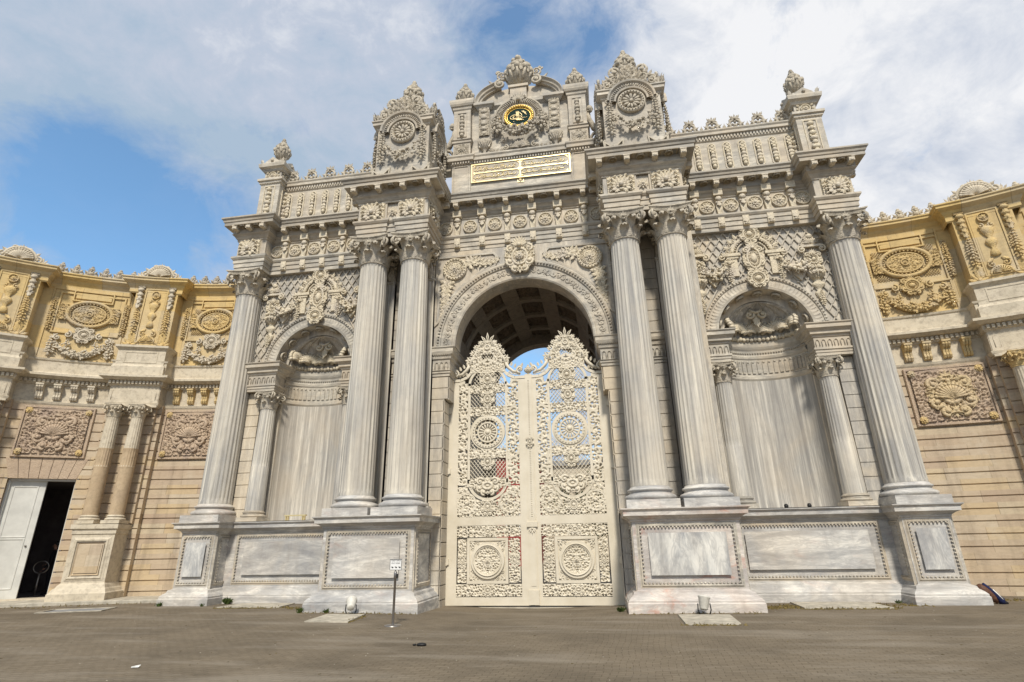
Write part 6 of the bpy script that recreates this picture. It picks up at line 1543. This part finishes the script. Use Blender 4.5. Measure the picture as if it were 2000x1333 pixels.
# ================================================================== PERSON in the doorway
def person(loc,rz):
    me=bpy.data.meshes.new('person');J=[('pel',(0,0,.95),.14),('waist',(0,0,1.1),.125),('chest',(0,-.01,1.32),.155),('neckb',(0,0,1.47),.07),('neck',(0,-.01,1.54),.052),('jaw',(0,-.03,1.6),.07),('head',(0,-.015,1.69),.095),('top',(0,0,1.76),.07),
     ('shL',(-.17,0,1.43),.062),('elL',(-.26,-.02,1.16),.045),('wrL',(-.2,-.2,1.02),.032),('haL',(-.16,-.27,1.02),.03),('shR',(.17,0,1.43),.062),('elR',(.27,.02,1.15),.045),('wrR',(.26,-.12,.92),.032),('haR',(.26,-.17,.85),.03),
     ('hiL',(-.09,0,.9),.1),('knL',(-.11,-.03,.5),.065),('anL',(-.12,.0,.09),.042),('toL',(-.13,-.16,.04),.035),('hiR',(.09,0,.9),.1),('knR',(.13,.02,.5),.065),('anR',(.15,.08,.09),.042),('toR',(.17,-.08,.04),.035)]
    idx={n:i for i,(n,_,_) in enumerate(J)}
    E=[('pel','waist'),('waist','chest'),('chest','neckb'),('neckb','neck'),('neck','jaw'),('jaw','head'),('head','top'),('chest','shL'),('shL','elL'),('elL','wrL'),('wrL','haL'),('chest','shR'),('shR','elR'),('elR','wrR'),('wrR','haR'),('pel','hiL'),('hiL','knL'),('knL','anL'),('anL','toL'),('pel','hiR'),('hiR','knR'),('knR','anR'),('anR','toR')]
    me.from_pydata([p for _,p,_ in J],[(idx[a],idx[b]) for a,b in E],[])
    o=bpy.data.objects.new('person',me);COL.objects.link(o);o.modifiers.new('s','SKIN');
    for i,(_,_,r) in enumerate(J): me.skin_vertices[0].data[i].radius=(r,r)
    me.skin_vertices[0].data[0].use_root=True
    sub=o.modifiers.new('u','SUBSURF');sub.levels=sub.render_levels=2
    bpy.context.view_layer.update();dg=bpy.context.evaluated_depsgraph_get();nm=bpy.data.meshes.new_from_object(o.evaluated_get(dg))
    bpy.data.objects.remove(o);nm.materials.clear();nm.materials.append(M['cloth']);nm.materials.append(M['skin'])
    for p in nm.polygons:
        c=p.center;p.use_smooth=True
        if (1.5<c.z<1.73 and c.y<.03) or (c.y<-.22 and .9<c.z<1.1 and c.x<0) or (c.z<.91 and c.z>.8 and c.x>.2): p.material_index=1
    o=bpy.data.objects.new('person',nm);COL.objects.link(o);o.location=loc;o.rotation_euler=(0,0,rz)
    m=MB();m.blob((0,.02,1.73),(.1,.11,.1),12,8);part('hair',m,M['black'],o)
    m=MB();m.blob((0,-.12,1.65),(.014,.02,.022));
    for e in (-1,1): m.blob((e*.034,-.1,1.685),(.012,.01,.008));m.blob((e*.098,0,1.66),(.012,.02,.032))
    part('face_features',m,M['skin'],o)
    m=MB()
    for hx,hy,hz in ((-.16,-.29,1.02),(.26,-.19,.82)):
        for f in range(4): m.tube([(hx-.03+f*.02,hy,hz),(hx-.03+f*.02,hy-.035,hz-.02),(hx-.028+f*.02,hy-.05,hz-.05+.006*abs(f-1.5))],.008,5)
        m.tube([(hx+.035,hy+.02,hz),(hx+.05,hy-.02,hz-.02)],.009,5)
    part('fingers',m,M['skin'],o)
    tag(o,'person in black clothes standing inside the dark doorway of the left wall','person');return o
def wp(deg,out,z,sg=-1): 
    t=rad(deg);r=RW-out;return (sg*(10.5+r*math.sin(t)),-9.6+r*math.cos(t),z)
person(wp(29.7,-2.1,.09),rad(-60))
# turnstile hoop beside the person
m=MB();a=np.linspace(0,2*PI,25);m.tube(np.stack([.22*np.cos(a),0*a,.95+.2*np.sin(a)],1),.02,6,False);m.tube([(0,0,0),(0,0,.75)],.035,8);m.box(-.1,.1,-.1,.1,0,.03)
o=part('ring_stand',m,M['steel'],None,wp(30.3,-1.6,.09),(0,0,rad(30)));tag(o,'metal ring on a short post in the dark doorway beside the person','stand')
# ================================================================== BIRDS
CAM=Vector((2.1707,-15.1596,1.6))
def camdirs():
    yaw,pitch,roll=.1556,.3547,-.0185
    f=Vector((-math.sin(yaw)*math.cos(pitch),math.cos(yaw)*math.cos(pitch),math.sin(pitch)));r0=Vector((math.cos(yaw),math.sin(yaw),0));u0=r0.cross(f)
    return math.cos(roll)*r0+math.sin(roll)*u0,-math.sin(roll)*r0+math.cos(roll)*u0,f
CR,CU,CF=camdirs()
def bird(loc,sz,rot,label):
    m=MB();m.tube([(0,-.2,0),(0,-.08,.01),(0,.08,0),(0,.24,0)],[.02,.055,.05,.012],7)
    o=part('bird',m,M['grey'],None,loc,rot,(sz,sz,sz));tag(o,label,'bird','gulls flying over the gateway')
    for e in (-1,1):
        w=MB();w.grid([(e*x,y+dy,z) for x,y,z,c in ((0.02,-.03,.01,.14),(.25,-.1,.1,.13),(.45,-.02,.09,.09),(.66,.1,.02,.02)) for dy in (0,c)],4,2);part('wing',w,M['grey'],o)
bird((-.1,25,36.4),1.0,(rad(20),rad(50),rad(30)),'gull with spread wings high at the top centre of the sky')
bird((-26.7,45,44.2),1.1,(rad(10),rad(-35),rad(70)),'gull high in the sky left of the gateway')
bird((-6.3,45,43.5),.55,(0,rad(20),rad(10)),'tiny bird beside the left attic tower')
# ================================================================== CAMERA, LIGHT, SKY
cam=bpy.data.cameras.new('camera');co=bpy.data.objects.new('camera',cam);COL.objects.link(co)
Mx=Matrix((CR,CU,-CF)).transposed().to_4x4();Mx.translation=CAM;co.matrix_world=Mx
cam.sensor_width=36;cam.lens=1057.95/2000*36;cam.clip_end=3000;cam.clip_start=.05;sc.camera=co
EL,AZ=rad(47),rad(9)   # sun azimuth: from the viewer's side, slightly to the right
sd=Vector((math.sin(AZ)*math.cos(EL),-math.cos(AZ)*math.cos(EL),math.sin(EL)))
su=bpy.data.lights.new('sun','SUN');su.energy=3.05;su.angle=rad(7);su.color=(1,.93,.82);so=bpy.data.objects.new('sun',su);COL.objects.link(so);so.rotation_euler=(-sd).to_track_quat('-Z','Y').to_euler()
W=bpy.data.worlds.new('World');sc.world=W;W.use_nodes=True;nt=W.node_tree;nt.nodes.clear();N=nt.nodes;L=nt.links
out=N.new('ShaderNodeOutputWorld');bg=N.new('ShaderNodeBackground');L.new(bg.outputs[0],out.inputs[0])
sky=N.new('ShaderNodeTexSky');sky.sky_type='NISHITA';sky.sun_disc=False;sky.sun_elevation=EL;sky.sun_rotation=math.atan2(sd.x,sd.y);sky.air_density=1.0;sky.dust_density=.6;sky.ozone_density=2.0
tc=N.new('ShaderNodeTexCoord')
def cnoise(scale,loc,sc_,det,rough,dist):
    mp=N.new('ShaderNodeMapping');mp.inputs['Scale'].default_value=scale;mp.inputs['Location'].default_value=loc;mp.inputs['Rotation'].default_value=(0,rad(25),0);L.new(tc.outputs['Generated'],mp.inputs[0])
    n=N.new('ShaderNodeTexNoise');n.inputs['Scale'].default_value=sc_;n.inputs['Detail'].default_value=det;n.inputs['Roughness'].default_value=rough;n.inputs['Distortion'].default_value=dist;L.new(mp.outputs[0],n.inputs[0]);return n.outputs['Fac']
def mth(op,a,b):
    n=N.new('ShaderNodeMath');n.operation=op
    for k_,v in enumerate((a,b)):
        if isinstance(v,(int,float)): n.inputs[k_].default_value=v
        else: L.new(v,n.inputs[k_])
    return n.outputs[0]
def gap(px,py,width):
    """clear patch of sky around a direction; returns 0..1"""
    d=(CF+CR*((px-1000)/1057.95)+CU*((666.5-py)/1057.95)).normalized()
    dp=N.new('ShaderNodeVectorMath');dp.operation='DOT_PRODUCT';L.new(tc.outputs['Generated'],dp.inputs[0]);dp.inputs[1].default_value=d
    mr=N.new('ShaderNodeMapRange');mr.interpolation_type='SMOOTHSTEP';mr.inputs['From Min'].default_value=math.cos(rad(width));mr.inputs['From Max'].default_value=1;L.new(dp.outputs['Value'],mr.inputs[0]);return mr.outputs[0]
c1=mth('ADD',cnoise((1,1,1.7),(.3,.1,.4),2.6,12,.6,.7),.13);c2=cnoise((1,1,1.3),(3,1,2),8,10,.66,.6)
cov=mth('ADD',c1,mth('MULTIPLY',mth('SUBTRACT',c2,.5),.75))
for p in ((300,400,12,-.3),(220,360,8,-.14),(70,440,12,-.3),(1080,60,9,-.26),(1230,100,6,-.16),(940,20,6,-.1),(430,330,8,-.1),(1000,690,12,-.3),(1700,200,30,.1),(650,250,20,.1),(100,150,16,.1)):
    cov=mth('ADD',cov,mth('MULTIPLY',gap(*p[:3]),p[3]))
rp=N.new('ShaderNodeValToRGB');e=rp.color_ramp.elements;e[0].position=.24;e[0].color=(.1,.1,.1,1);e[1].position=.6;e[1].color=(1,1,1,1);L.new(cov,rp.inputs[0])
shade=mth('ADD',mth('MULTIPLY',cnoise((1,1,1.6),(7,2,5),3.4,12,.62,.5),.65),mth('MULTIPLY',cnoise((1,1,1.3),(2,6,5),11,9,.65,.4),.35))
cr_=N.new('ShaderNodeValToRGB');e=cr_.color_ramp.elements;e[0].position=.38;e[0].color=(.55,.7,.88,1);e[1].position=.7;e[1].color=(1.2,1.21,1.24,1);q_=e.new(.52);q_.color=(.72,.8,.95,1)
L.new(mth('ADD',mth('ADD',shade,mth('MULTIPLY',gap(1750,200,34),.17)),mth('MULTIPLY',gap(300,100,40),-.03)),cr_.inputs[0])
CLOUD=5.6;SKYS=.1
cm=N.new('ShaderNodeVectorMath');cm.operation='SCALE';L.new(cr_.outputs[0],cm.inputs[0]);cm.inputs['Scale'].default_value=CLOUD
mx=N.new('ShaderNodeMix');mx.data_type='RGBA';L.new(rp.outputs[0],mx.inputs[0]);tn=N.new('ShaderNodeVectorMath');tn.operation='MULTIPLY';L.new(sky.outputs[0],tn.inputs[0]);tn.inputs[1].default_value=(1.2,1.62,1.7);L.new(tn.outputs[0],mx.inputs[6]);L.new(cm.outputs[0],mx.inputs[7])
L.new(mx.outputs[2],bg.inputs[0]);bg.inputs[1].default_value=SKYS
sc.view_settings.view_transform='Standard';sc.view_settings.look='None';sc.view_settings.exposure=.42;sc.view_settings.gamma=1
